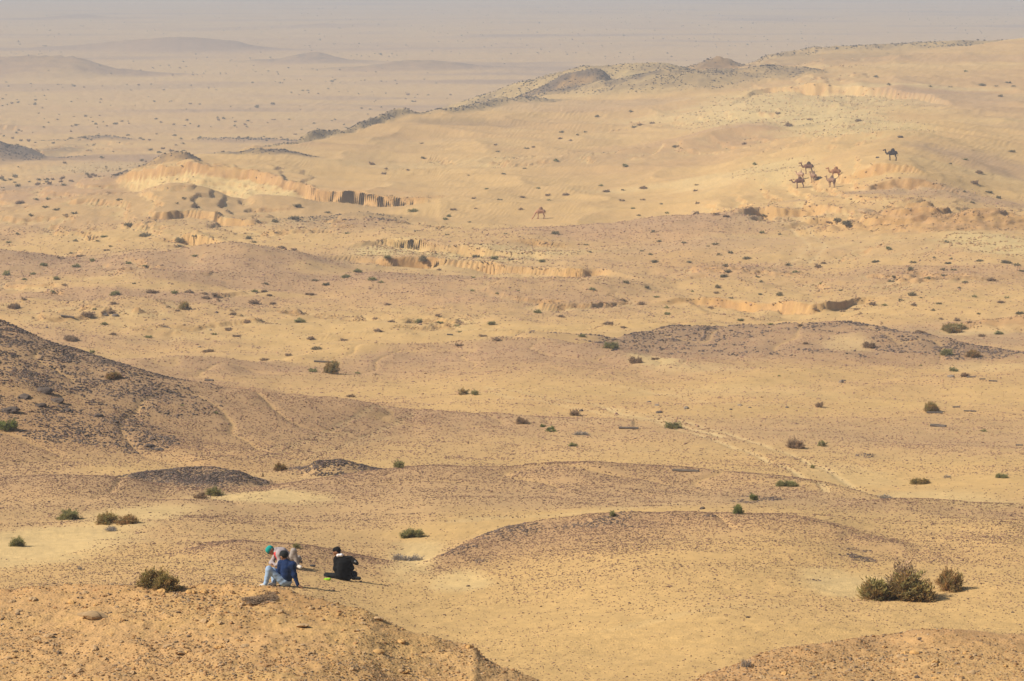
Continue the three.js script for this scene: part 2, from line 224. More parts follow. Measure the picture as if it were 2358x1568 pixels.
bank([[1690, 446, 392], [1735, 432, 399], [1800, 435, 398], [1870, 440, 396], [1930, 452, 390]], 3.0, 22, { cream: 0.6, face: 1.2 });
bank([[1820, 465, 383], [1860, 461, 386], [1930, 465, 384], [2010, 474, 379]], 2.6, 20, { face: 1.0, cream: 0.5 });
bank([[1940, 373, 428], [1990, 377, 427], [2060, 385, 424], [2140, 390, 421]], 2.2, 14, { face: 0.9 });
bank([[2000, 400, 414], [2030, 396, 416], [2110, 397, 415], [2210, 405, 411]], 2.2, 14, { face: 0.9 });
bank([[1690, 215, 735], [1745, 195, 768], [1850, 199, 764], [1925, 204, 756], [1990, 210, 746], [2060, 219, 732], [2140, 238, 704], [2200, 258, 672]], 6.0, 90, { cream: 1, face: 1.8 });
bank([[180, 330, 930], [300, 338, 900]], 2, 30); bank([[60, 348, 850], [140, 352, 845]], 3, 30); bank([[-60, 296, 1060], [60, 298, 1050]], 2.5, 40);
bank([[1210, 545, 372], [1280, 548, 371]], 1.5, 14, { face: 2 });

const T = { h: 0, gravel: 0, dark: 0, orange: 0, cream: 0, rough: 0, up: 0, rill: 0 };
function land(s, D, fine = true) {
  const x = s * Math.max(D, 30);
  let h, rill = 0, gravel = 0, dark = 0, orange = 0, cream = 0, rough = 0, up = 0;
  const lowH = lowland(s, D);
  h = lowH;
  if (D > 280 && D < 1700) {
    let t = outsideEdge(x, D);
    const cl = edgeCliff, jag = 1.8 * noise(x * 0.07, D * 0.07) + 0.9 * noise(x * 0.21, D * 0.17) + 0.12 * noise(x * 0.6, D * 0.5);
    t += jag * sst(0.1, 1, cl);
    let hi = upland(s, Math.min(D, 1150));
    if (t > -3 && t < 400) {
      if (cl > 1.3) { hi -= 0.6 * cl * sst(0, 0.9, t) + (t > 0.6 ? (t - 0.6) * 0.42 : 0); if (t > -1.2 && t < 1.4) orange = Math.max(orange, 0.85); else if (t >= 1.4) cream = Math.max(cream, 0.85); }
      else hi -= t > 0 ? t * 0.55 : 0;
    }
    if (t < 400) { h = smax(lowH, hi, 1.6); up = sst(-0.5, 1.5, hi - lowH); }
    orange *= up; cream *= up;
  }
  for (const m of mounds) {
    if (D < m.Dmin - m.reach || D > m.Dmax + 40 || s < m.s0 - 0.09 || s > m.s1 + 0.09) continue;
    const Dc = look(m.TD, s), t = D - Dc + m.wob * 0.012 * m.Dmin * noise(x * 14 / m.Dmin + m.s0 * 50, D * 8 / m.Dmin);
    const wn = m.sharp ? Math.exp(-Math.abs(t) / 14) : Math.exp(-Math.abs(t) / (m.r * 1.5 + 2.5));
    let hc = mix(look(m.TS, s), look(m.TH, s), wn) + wn * m.wob * Math.min(3, m.Dmin / 90) * (0.10 * noise(x * 22 / m.Dmin + m.s0 * 50, D * 12 / m.Dmin) + 0.05 * noise(x * 60 / m.Dmin, D * 40 / m.Dmin));
    { const e = s < m.s0 ? m.s0 - s : s > m.s1 ? s - m.s1 : 0; if (e > 0) hc -= m.fall * Dc * (Math.sqrt(e * e + 1e-4) - 0.01); }
    const g = Math.sqrt(t * t + m.r * m.r) - m.r;
    let hm = hc - (t > 0 ? m.back : m.front) * g;
    if (m.front < 0 && t < -12) hm -= 0.12 * (-t - 12);
    const d = hm - h;
    if (d < -m.k - 2) continue;
    const w = sst(-m.k, m.k * 0.6, d), q = m.m, near = Math.exp(-Math.max(0, -t) / (m.reach * 0.28));
    if (q.gravel !== undefined) gravel = mix(gravel, q.gravel, w);
    if (q.dark !== undefined) dark = mix(dark, q.dark * (0.3 + 0.7 * near) * (q.darkTo ? 1 - sst(q.darkTo[0], q.darkTo[1], CX + s * FO) : 1), w); else dark *= 1 - w;
    if (q.orange !== undefined) orange = mix(orange, q.orange * (q.rough ? 0.5 + 0.5 * Math.exp(-Math.max(0, -t) / 1.6) : 1), w); else orange *= 1 - w;
    if (q.cream !== undefined) cream = mix(cream, q.cream, w); else cream *= 1 - w;
    if (q.rough !== undefined) rough = mix(rough, q.rough, w);
    h = smax(h, hm, m.k);
  }
  for (const b of banks) {
    if (D > b.Dmax + b.run2 || D < b.Dmin - b.run2 * 1.1 || s < b.s0 - 0.012 || s > b.s1 + 0.012) continue;
    const len = b.s1 - b.s0; let f = sst(b.s0 - 0.01, b.s0 + 0.45 * len, s) * (1 - sst(b.s1 - 0.45 * len, b.s1 + 0.01, s));
    if (f <= 0) continue;
    const rag = b.rag ? 0.45 + 0.55 * sst(-0.3, 0.45, noise(s * 40 + b.drop, 0.3) + 0.35 * noise(s * 110, b.drop)) : 0.55 + 0.45 * sst(-0.4, 0.4, noise(s * 90, b.drop));
    const t = look(b.TD, s) - D + 1.8 * noise(x * 0.13, D * 0.05) + 0.8 * noise(x * 0.33, D * 0.2) + 0.15 * noise(x * 1.1, D * 0.5);
    const st = sst(0, b.face, t);
    h += b.drop * f * (0.25 * rag * (1 - st) * (1 - sst(0, b.run2 * 0.7, -t)) - 0.42 * mix(rag, 0.5, sst(1, 16, t)) * st * (1 - sst(b.face, b.run2, t)));
    const face = sst(-0.6, 0, t) * (1 - sst(b.face, b.face + 1.2, t)) * sst(0.1, 0.6, f * rag) * 0.85, apron = sst(b.face * 0.6, b.face + 1, t) * (1 - sst(b.run * 0.4, b.run, t)) * f;
    orange = Math.max(orange, face * (1 - 0.35 * b.cream)); cream = Math.max(cream, b.cream * Math.max(apron, face * 0.4)); orange = Math.max(orange, apron * 0.1);
    gravel *= 1 - face; dark *= 1 - face;
  }
  if (D > 235 && D < 1000 && rough < 0.2) {                              // beds of harder ground stand out as low winding steps along the slopes
    const px = CX + s * FO, mk = sst(0.0, 0.4, noise(x * 0.011 + 4, D * 0.014) + 0.3 * noise(x * 0.04, D * 0.05) + (D > 330 ? 0.3 * sst(1500, 1800, px) : 0.12) - 0.15 * sst(440, 520, D)) * sst(235, 270, D) * (1 - sst(900, 1000, D)) * (1 - 0.85 * sst(1960, 2060, px) * sst(380, 410, D));
    if (mk > 0) {
      const per = D > 360 ? 1.1 : 0.9, q = (h + 0.7 * noise(x * 0.035, D * 0.045) + 0.32 * noise(x * 0.16, D * 0.18) + 0.12 * noise(x * 0.6, D * 0.6)) / per, fl = Math.floor(q), fr = q - fl;
      const st = sst(0.9, 1, fr) - fr;
      h += mk * 0.6 * per * st;
      const riser = mk * sst(0.86, 0.92, fr); orange = Math.max(orange, 0.75 * riser); cream = Math.max(cream, mk * 0.5 * (1 - sst(0.0, 0.16, 1 - fr)) * (1 - sst(0.86, 0.92, fr)), mk * 0.6 * sst(0.6, 0.86, fr) * (1 - sst(0.86, 0.9, fr)));
      dark *= 1 - 0.7 * riser;
    }
  }
  if (fine) {
    const mid = sst(100, 260, D);
    h += 0.55 * mid * noise(x * 0.021 + 3, D * 0.03) * (1 - rough * 0.5) + mix(0.14, 0.34, mid) * noise(x * 0.11, D * 0.14) + mix(0.05, 0.13, mid) * noise(x * 0.4, D * 0.45);
    if (up > 0) { const rg = 1 - Math.abs(noise(x * 0.03 + D * 0.02, D * 0.025 - x * 0.012)); h += up * (0.9 * rg * rg * rg - 0.3); }
    if (D > 58 && D < 260 && gravel > 0) {                               // shallow rills that carry the rare rain off the slopes
      const rl = 1 - Math.abs(noise(x * 0.13 + D * 0.05 + 0.7 * noise(x * 0.09, D * 0.06), D * 0.05 - x * 0.05 + 0.3 * noise(x * 0.2, D * 0.15))); rill = Math.pow(rl, 14) * gravel * sst(58, 66, D) * (1 - sst(220, 260, D)); h -= 0.13 * rill;
    }
    if (D < 160) h += 0.02 * noise(x * 1.7, D * 1.7) + (D < 90 ? 0.01 * noise(x * 4.1, D * 4.1) : 0);
    if (rough > 0) { const q = clamp(D / 60, 1, 8); h += rough * (0.07 * q * noise(x * 0.7 / q, D * 0.9 / q) + 0.05 * q * Math.max(0, noise(x * 2.0 / q, D * 2.6 / q)) + 0.02 * q * noise(x * 6 / q, D * 7 / q)); }
    const rocky = Math.max(orange, cream * 0.7) * (1 - rough) * sst(150, 300, D);
    if (rocky > 0) h += rocky * (0.35 * noise(x * 0.30, D * 0.22) + 0.25 * noise(x * 0.8, D * 0.6));
  }
  T.h = h; T.gravel = gravel; T.dark = dark; T.orange = orange; T.cream = cream; T.rough = rough; T.up = up; T.rill = rill;
  return h;
}
const groundY = (x, z) => { const D = -z; return land(x / Math.max(D, 30), D); };
function hit(px, py) {                                                   // the ground seen at a place in the picture
  const q = ray(px, py);
  let D = 36, prev = D, sd = 1;
  while (D < 20000) { if (land(q.s, D) > CAMY + q.m * D) break; prev = D; D *= 1.0025; }
  let a = prev, b = D;
  for (let i = 0; i < 18; i++) { const c = (a + b) / 2; if (land(q.s, c) > CAMY + q.m * c) b = c; else a = c; }
  const x = q.s * b; return new THREE.Vector3(x, land(q.s, b), -b);
}
// wheel tracks pressed into the gravel, as lines of paler sand
const tracks = [];
function track(line, gauge, width, amt = 1) {
  const c = line.map(([px, py]) => hit(px, py)), curve = new THREE.CatmullRomCurve3(c), pts = curve.getPoints(60);
  for (const side of gauge ? [-1, 1] : [0]) {
    const out = pts.map((p, i) => { const a = pts[Math.max(0, i - 1)], b = pts[Math.min(60, i + 1)], d = b.clone().sub(a).setY(0).normalize(); return [p.x - d.z * gauge / 2 * side, -(p.z + d.x * gauge / 2 * side)]; });
    tracks.push({ pts: out, width, amt, x0: Math.min(...out.map((p) => p[0])) - 2, x1: Math.max(...out.map((p) => p[0])) + 2, y0: Math.min(...out.map((p) => p[1])) - 2, y1: Math.max(...out.map((p) => p[1])) + 2 });
  }
}
track([[1090, 893], [1200, 910], [1300, 927], [1450, 955], [1600, 990], [1720, 1026], [1810, 1062], [1880, 1092], [1960, 1130]], 2.0, 0.26, 0.75);
track([[1395, 940], [1480, 962], [1580, 985], [1660, 1005]], 0, 0.4);
track([[640, 1062], [700, 1042], [760, 1017], [830, 985], [880, 962], [915, 944]], 1.9, 0.3, 0.3);
track([[380, 1060], [520, 1048], [640, 1040], [760, 1022], [860, 1000]], 1.8, 0.3, 0.25);
track([[1835, 528], [1868, 550], [1880, 572], [1850, 598], [1800, 612]], 2.2, 0.4, 0.5);
track([[1350, 880], [1500, 905], [1700, 930], [1850, 935]], 0, 0.5, 0.3);
track([[1560, 1160], [1330, 1180], [1150, 1190], [1050, 1200]], 0, 0.7, 0.35);
track([[1400, 1455], [1650, 1400], [1800, 1395]], 0, 0.4, 0.25);
function onTrack(x, D) {
  let v = 0;
  for (const t of tracks) {
    if (x < t.x0 || x > t.x1 || D < t.y0 || D > t.y1) continue;
    let best = 1e9;
    for (let i = 0; i < 60; i++) { const a = t.pts[i], b = t.pts[i + 1], ex = b[0] - a[0], ey = b[1] - a[1], k = clamp(((x - a[0]) * ex + (D - a[1]) * ey) / (ex * ex + ey * ey + 1e-9)); best = Math.min(best, Math.hypot(x - a[0] - k * ex, D - a[1] - k * ey)); }
    v = Math.max(v, t.amt * (1 - sst(t.width * 0.4, t.width * 1.1, best)) * (0.7 + 0.3 * sst(-0.5, 0.2, noise(x * 0.12, D * 0.12))));
  }
  return v;
}

// what the ground is made of (linear base colours)
const C = {
  track: [0.63, 0.455, 0.225],
  sand: [0.575, 0.372, 0.15], pale: [0.615, 0.435, 0.2], gravel: [0.48, 0.285, 0.132], mauve: [0.42, 0.265, 0.15], orange: [0.465, 0.258, 0.09], rust: [0.30, 0.16, 0.065],
  cream: [0.60, 0.45, 0.205], slateAndShade: [0.10, 0.075, 0.06], plain: [0.415, 0.325, 0.255],
};
// patches where one kind of ground lies, and one of painted shade: [column, row, half width, half height, kind, amount]
const patches = [];
for (const [px, py, rx, ry, kind, amt] of [
  [70, 1268, 240, 80, 'pale', 1], [330, 1185, 130, 24, 'pale', 0.9], [620, 1143, 170, 15, 'pale', 1], [480, 1085, 100, 8, 'pale', 0.4], [300, 1085, 120, 14, 'sand', 0.7], [960, 1285, 85, 50, 'pale', 1], [1060, 1335, 80, 26, 'pale', 0.9], [1990, 1355, 140, 30, 'pale', 1], [1900, 1322, 60, 14, 'pale', 0.6],
  [1300, 1180, 330, 12, 'sand', 0.9], [1000, 1225, 120, 20, 'sand', 0.7], [2050, 1115, 330, 40, 'sand', 0.75], [2150, 1140, 160, 14, 'pale', 0.7], [1950, 1090, 120, 30, 'pale', 0.4], [1500, 1430, 700, 90, 'sand', 0.5], [2250, 1430, 160, 30, 'sand', 0.5],
  [680, 828, 220, 12, 'sand', 0.9], [1510, 832, 60, 14, 'pale', 0.9], [1600, 850, 160, 14, 'pale', 0.5], [1050, 770, 500, 26, 'sand', 0.6], [500, 745, 400, 40, 'sand', 0.4], [150, 650, 160, 14, 'sand', 0.7], [200, 545, 240, 22, 'sand', 0.7], [420, 660, 360, 12, 'sand', 0.7], [750, 620, 80, 16, 'sand', 0.7], [950, 618, 160, 8, 'sand', 0.6],
  [1950, 790, 60, 20, 'pale', 0.6], [2250, 845, 120, 14, 'pale', 0.5], [1700, 900, 260, 14, 'pale', 0.25], [2250, 760, 120, 12, 'pale', 0.6], [1180, 580, 180, 16, 'cream', 0.6], [900, 572, 80, 14, 'cream', 0.9], [1580, 600, 120, 30, 'orange', 0.25], [2280, 560, 110, 30, 'cream', 0.7],
  [1780, 250, 230, 50, 'cream', 0.75], [1980, 290, 160, 40, 'cream', 0.7], [1800, 395, 110, 32, 'cream', 0.6], [1640, 420, 90, 20, 'pale', 0.7], [1500, 430, 200, 8, 'pale', 0.7], [1600, 265, 200, 12, 'pale', 0.7], [2100, 430, 300, 22, 'mauve', 0.8], [2250, 370, 160, 22, 'mauve', 0.7], [2200, 225, 160, 40, 'mauve', 0.6], [1350, 245, 260, 14, 'mauve', 0.5], [2100, 196, 260, 4, 'pale', 0.8], [1080, 280, 160, 10, 'slateAndShade', 0.3],
  [450, 110, 500, 30, 'mauve', 0.35], [1100, 110, 400, 14, 'mauve', 0.3], [700, 200, 700, 8, 'sand', 0.4], [250, 180, 300, 7, 'sand', 0.5], [150, 300, 300, 12, 'mauve', 0.4], [500, 345, 260, 8, 'mauve', 0.7], [230, 385, 140, 14, 'cream', 0.35], [140, 340, 60, 6, 'orange', 0.3],
  [980, 455, 50, 5, 'orange', 0.5], [1970, 1275, 110, 26, 'grit', 0.75], [1880, 1328, 70, 22, 'grit', 0.6], [1110, 1290, 60, 24, 'grit', 0.55], [880, 1325, 100, 14, 'grit', 0.45], [1740, 1148, 110, 24, 'grit', 0.8], [560, 1262, 130, 14, 'grit', 0.35], [350, 1030, 50, 16, 'grit', 0.9], [80, 925, 110, 36, 'grit', 0.9], [1520, 1240, 260, 26, 'grit', 0.3], [2250, 1190, 140, 14, 'grit', 0.3], [820, 1085, 90, 22, 'grit', 0.9], [2000, 1050, 60, 10, 'grit', 0.6], [1000, 1055, 300, 16, 'grit', 0.2], [470, 1112, 130, 20, 'grit', 0.8], [180, 870, 160, 60, 'grit', 0.25], [1392, 168, 40, 15, 'slateAndShade', 0.65], [1300, 192, 70, 22, 'rust', 0.45], [1475, 172, 50, 13, 'cream', 0.9], [1650, 142, 40, 9, 'rust', 0.5], [1560, 185, 160, 14, 'slateAndShade', 0.3], [1900, 130, 220, 12, 'slateAndShade', 0.3], [40, 350, 70, 16, 'slateAndShade', 0.5], [2100, 500, 120, 26, 'orange', 0.4], [1000, 640, 400, 8, 'mauve', 0.3], [1650, 560, 260, 14, 'mauve', 0.4], [1150, 425, 260, 16, 'sand', 0.6],  // dark patch on the far stony peak: shade of its right face, painted in
]) {
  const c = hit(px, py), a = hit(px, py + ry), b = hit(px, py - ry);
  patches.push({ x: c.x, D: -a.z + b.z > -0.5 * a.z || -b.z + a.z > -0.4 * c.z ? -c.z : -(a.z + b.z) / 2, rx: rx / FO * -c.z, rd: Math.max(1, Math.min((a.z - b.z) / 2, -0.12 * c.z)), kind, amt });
}
const mask = { gravel: 0, dark: 0, sand: 0, orange: 0, rough: 0 };
function ground(s, D, out) {                                             // colour at a place; call land(s, D) first
  const x = s * Math.max(D, 30), y = D;
  const n1 = fbm(x * 0.018 + 5, y * 0.03 + 1, 3), n2 = fbm(x * 0.09 + 20, y * 0.13, 3), n3 = fbm(x * 0.6, y * 0.7, 2), n4 = noise(x * 3.1, y * 3.3);
  let g = clamp(T.gravel * 0.75 + 0.22 + 0.5 * n1 + 0.4 * n2);
  let c0 = mix(C.sand[0], C.gravel[0], g), c1 = mix(C.sand[1], C.gravel[1], g), c2 = mix(C.sand[2], C.gravel[2], g);
  const put = (c, t) => { c0 = mix(c0, c[0], t); c1 = mix(c1, c[1], t); c2 = mix(c2, c[2], t); };
  put(C.mauve, clamp(T.gravel * (0.4 + 0.5 * n1)));
  put(C.pale, 0.6 * sst(0.25, 0.75, fbm(x * 0.035 - 8, y * 0.06 + 30, 3)) * (1 - T.gravel * 0.6));
  { const st = fbm(x * 0.0035 + 2, y * 0.011, 4); put(C.mauve, 0.75 * sst(0.0, 0.4, st)); put(C.slateAndShade, 0.2 * sst(0.15, 0.5, st)); put(C.sand, 0.6 * sst(0.05, 0.4, -st)); }   // broad streaks of gravel and of blown sand
  if (T.up > 0 && D > 430) { const st = fbm(x * 0.007 + 9, y * 0.02 + 4, 4); put(C.pale, T.up * 0.55 * sst(0.0, 0.5, st)); put(C.gravel, T.up * 0.4 * sst(0.05, 0.5, -st)); }
  let gritty = 0, bare = 0.6 * sst(0.3, 0.9, T.rill), creamy = 0, ochre = 0;
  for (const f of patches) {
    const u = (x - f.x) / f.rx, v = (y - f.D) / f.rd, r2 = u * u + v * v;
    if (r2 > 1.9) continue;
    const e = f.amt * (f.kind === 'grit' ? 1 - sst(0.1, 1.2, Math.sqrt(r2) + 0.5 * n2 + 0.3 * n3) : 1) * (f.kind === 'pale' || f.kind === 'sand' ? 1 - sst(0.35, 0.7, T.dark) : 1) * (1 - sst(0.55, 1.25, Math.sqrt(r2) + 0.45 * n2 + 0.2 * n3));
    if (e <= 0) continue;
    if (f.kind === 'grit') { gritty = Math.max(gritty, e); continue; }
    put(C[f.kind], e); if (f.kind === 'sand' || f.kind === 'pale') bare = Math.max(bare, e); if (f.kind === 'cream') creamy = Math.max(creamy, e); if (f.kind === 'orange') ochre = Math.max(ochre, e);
  }
  if (T.rill > 0.2) put(C.sand, 0.45 * sst(0.3, 0.9, T.rill));
  g *= 1 - bare; mask.bare = bare;
  if (T.cream > 0) { put(C.cream, clamp(T.cream * (0.8 + 0.4 * n2))); if (D > 200) put(C.gravel, T.cream * 0.5 * sst(0.1, 0.6, n3 + 0.5 * n4)); }
  if (T.orange > 0) { put(C.orange, clamp(T.orange * (0.75 + 0.5 * n2 + 0.2 * n3))); put(C.rust, T.orange * 0.7 * sst(0.15, 0.6, noise(x * 0.5, y * 0.4) + 0.4 * n4)); put(C.gravel, T.orange * 0.7 * sst(0.05, 0.4, noise(T.h * 1.5 + 0.4 * n2, x * 0.02))); put(C.rust, T.orange * 0.5 * sst(0.2, 0.5, noise(T.h * 3.1 + 0.5 * n2, x * 0.03 + 9))); }   // bedded rock
  if (T.rough > 0) { put(C.rust, T.rough * 0.35 * sst(0.1, 0.6, n3)); put(C.gravel, T.rough * 0.55 * sst(-0.1, 0.5, n2 + 0.4 * n4)); }
  let dk = clamp(T.dark * 1.5 * (0.7 + 0.9 * n2 + 0.55 * n3)) * (1 - 0.8 * bare);
  if (gritty > 0) dk = Math.max(dk, clamp(gritty * (0.42 + 0.7 * n2 + 0.9 * n3)));
  put(C.slateAndShade, dk * mix(0.5, 0.9, sst(75, 260, D)));
  const speck = D > 150 ? sst(0.25, 0.75, noise(x * (400 / D), y * (300 / D)) + 0.35 * n4) * clamp(g + T.dark) : 0;
  put(C.slateAndShade, speck * 0.12);
  const tr = D > 55 && D < 420 ? onTrack(x, D) : 0;
  if (tr > 0) put(C.track, tr);
  const v = 1 + 0.08 * n3 + 0.06 * n4 + 0.07 * n2;
  out[0] = c0 * v; out[1] = c1 * v; out[2] = c2 * v;
  mask.gravel = g * (1 - tr); mask.dark = dk * (1 - tr); mask.orange = Math.max(T.orange, T.cream, creamy, ochre); mask.rough = T.rough; mask.sand = tr;
}

// the ground sheet: columns fan out from the lookout, rows closer together where the land is steep
{
  const cols = [];
  for (const v of [-3.2, -2.2, -1.5, -1, -0.7, -0.5, -0.4]) cols.push(v);
  for (let i = 0; i <= 16; i++) cols.push(-0.34 + i * 0.0068);
  const DC = 600; for (let i = 1; i <= DC; i++) cols.push(-0.2312 + 0.4624 * i / (DC + 1));
  for (let i = 0; i <= 16; i++) cols.push(0.2312 + i * 0.0068);
  for (const v of [0.4, 0.5, 0.7, 1, 1.5, 2.2, 3.2]) cols.push(v);
  const near = []; for (let D = -150; D < 30; D += 6) near.push(D);
  const ROWS = 1250, FINE = 2600, D0 = 30, D1 = 7000, NC = cols.length;
  const cum = [];
  for (let c = 0; c < NC; c++) {
    const a = new Float32Array(FINE + 1), s = cols[c]; let last = null;
    for (let i = 0; i <= FINE; i++) {
      const D = D0 * Math.pow(D1 / D0, i / FINE), row = FO * (CAMY - land(s, D, false)) / D;
      if (i) { const d = last - row; a[i] = a[i - 1] + (d > 0 ? d : -0.3 * d) + 0.26; }
      last = row;
    }
    cum.push(a);
  }
  const NR = near.length + ROWS + 6, pos = new Float32Array(NC * NR * 3), col = new Float32Array(NC * NR * 3), uv = new Float32Array(NC * NR * 2), rgb = [0, 0, 0];
  const sm = new Float64Array(FINE + 1);
  for (let c = 0; c < NC; c++) {
    const W = 36, lo = Math.max(0, c - W), hi = Math.min(NC - 1, c + W), cnt = hi - lo + 1;           // neighbours share their spacing, so that rows run smoothly
    if (c === 0) { for (let k = lo; k <= hi; k++) { const a = cum[k], f = 1 / a[FINE]; for (let i = 0; i <= FINE; i++) sm[i] += a[i] * f; } }
    else {
      if (c + W <= NC - 1) { const a = cum[c + W], f = 1 / a[FINE]; for (let i = 0; i <= FINE; i++) sm[i] += a[i] * f; }
      if (c - W - 1 >= 0) { const a = cum[c - W - 1], f = 1 / a[FINE]; for (let i = 0; i <= FINE; i++) sm[i] -= a[i] * f; }
    }
    let j = 0;
    for (let r = 0; r < NR; r++) {
      let D;
      if (r < near.length) D = near[r];
      else if (r < near.length + ROWS) {
        const want = (r - near.length) / (ROWS - 1) * cnt;
        while (j < FINE - 1 && sm[j + 1] < want) j++;
        const f = clamp((want - sm[j]) / (sm[j + 1] - sm[j] + 1e-9));
        D = D0 * Math.pow(D1 / D0, (j + f) / FINE);
      } else D = [8500, 10500, 13000, 17000, 24000, 36000][r - near.length - ROWS];
      const s = cols[c], x = s * Math.max(D, 30), o = (r * NC + c);
      const h = land(s, D); ground(s, D, rgb);
      pos[o * 3] = x; pos[o * 3 + 1] = h - 0.07 * mask.sand; pos[o * 3 + 2] = -D;
      col[o * 3] = rgb[0]; col[o * 3 + 1] = rgb[1]; col[o * 3 + 2] = rgb[2];
      uv[o * 2] = x / 9; uv[o * 2 + 1] = D / 9;
    }
  }
  const idx = new Uint32Array((NC - 1) * (NR - 1) * 6); let q = 0;
  for (let r = 0; r < NR - 1; r++) for (let c = 0; c < NC - 1; c++) { const a = r * NC + c, b = a + 1, d = a + NC, e = d + 1; idx[q++] = a; idx[q++] = b; idx[q++] = e; idx[q++] = a; idx[q++] = e; idx[q++] = d; }
  const g = new THREE.BufferGeometry();
  g.setAttribute('position', new THREE.BufferAttribute(pos, 3)); g.setAttribute('color', new THREE.BufferAttribute(col, 3)); g.setAttribute('uv', new THREE.BufferAttribute(uv, 2));
  g.setIndex(new THREE.BufferAttribute(idx, 1)); g.computeVertexNormals();
  // grain of the sand and fine grit
  const N = 1024, px = new Uint8Array(N * N * 4), bp = new Uint8Array(N * N * 4);
  const tile = (x, y, f) => { const u = x / N * f, v = y / N * f, a = sst(0, 1, x / N), b = sst(0, 1, y / N); return mix(mix(noise(u, v), noise(u - f, v), a), mix(noise(u, v - f), noise(u - f, v - f), a), b); };
  for (let y = 0; y < N; y++) for (let x = 0; x < N; x++) {
    const a = tile(x, y, 17), b = tile(x, y, 67), c = tile(x, y, 211), k = rnd() - 0.5, o = (y * N + x) * 4;
    const grit = sst(0.35, 0.6, c) * 0.16, v = 0.94 + 0.04 * a + 0.05 * b + 0.03 * c + 0.07 * k - grit;
    px[o] = clamp(v) * 255; px[o + 1] = clamp(v * 0.995) * 255; px[o + 2] = clamp(v * 0.985 + grit * 0.04) * 255; px[o + 3] = 255;
    bp[o] = bp[o + 1] = bp[o + 2] = clamp(0.5 + 0.16 * a + 0.16 * b + 0.22 * c + 0.1 * k) * 255; bp[o + 3] = 255;
  }
  const tex = (d, srgb) => { const t = new THREE.DataTexture(d, N, N); t.wrapS = t.wrapT = THREE.RepeatWrapping; t.magFilter = THREE.LinearFilter; t.minFilter = THREE.LinearMipmapLinearFilter; t.generateMipmaps = true; if (srgb) t.colorSpace = THREE.SRGBColorSpace; t.needsUpdate = true; return t; };
  const m = new THREE.Mesh(g, new THREE.MeshStandardMaterial({ vertexColors: true, map: tex(px, true), bumpMap: tex(bp), bumpScale: 0.035, roughness: 0.97 }));
  m.name = 'desert_ground'; m.userData = { kind: 'structure', label: 'rolling desert floor of yellow sand, gravel and eroded orange banks', category: 'ground' };
  m.castShadow = m.receiveShadow = true; scene.add(m);
  console.log('ground', NC, NR, (NC - 1) * (NR - 1) * 2);
}
// ---------------------------------------------------------------- loose stones
function stoneShape(k, flat = 0.62, detail = 0) {
  let g = new THREE.IcosahedronGeometry(1, detail); g.deleteAttribute('uv'); g.deleteAttribute('normal'); g = mergeVertices(g);
  const p = g.attributes.position;
  for (let i = 0; i < p.count; i++) { const f = 1 + 0.34 * noise(p.getX(i) * 1.3 + k * 7.7, p.getY(i) * 1.3 + p.getZ(i) * 2.1 + k * 3.1) + 0.12 * noise(p.getX(i) * 3.1 + k, p.getZ(i) * 3.3 - k); p.setXYZ(i, p.getX(i) * f, p.getY(i) * f * flat, p.getZ(i) * f * 0.85); }
  g = g.toNonIndexed(); g.computeVertexNormals(); return g;
}
const stoneMat = new THREE.MeshStandardMaterial({ roughness: 0.95 });
const M4 = new THREE.Matrix4(), QT = new THREE.Quaternion(), EU = new THREE.Euler(), V1 = new THREE.Vector3(), V2 = new THREE.Vector3();
function scatter(name, label, category, geo, list) {                      // list of [x, y, z, size, r, g, b]
  const m = new THREE.InstancedMesh(geo, stoneMat, list.length), c = new THREE.Color();
  list.forEach((a, i) => {
    EU.set(rr(-0.35, 0.35), rr(0, 6.28), rr(-0.35, 0.35)); QT.setFromEuler(EU);
    const e = rr(0.75, 1.35);
    m.setMatrixAt(i, M4.compose(V1.set(a[0], a[1], a[2]), QT, V2.set(a[3] * e, a[3] * rr(0.7, 1.1), a[3] / e)));
    m.setColorAt(i, c.setRGB(a[4], a[5], a[6]));
  });
  m.name = name; m.userData = { label, category, kind: 'stuff' }; m.castShadow = m.receiveShadow = true; scene.add(m); return m;
}
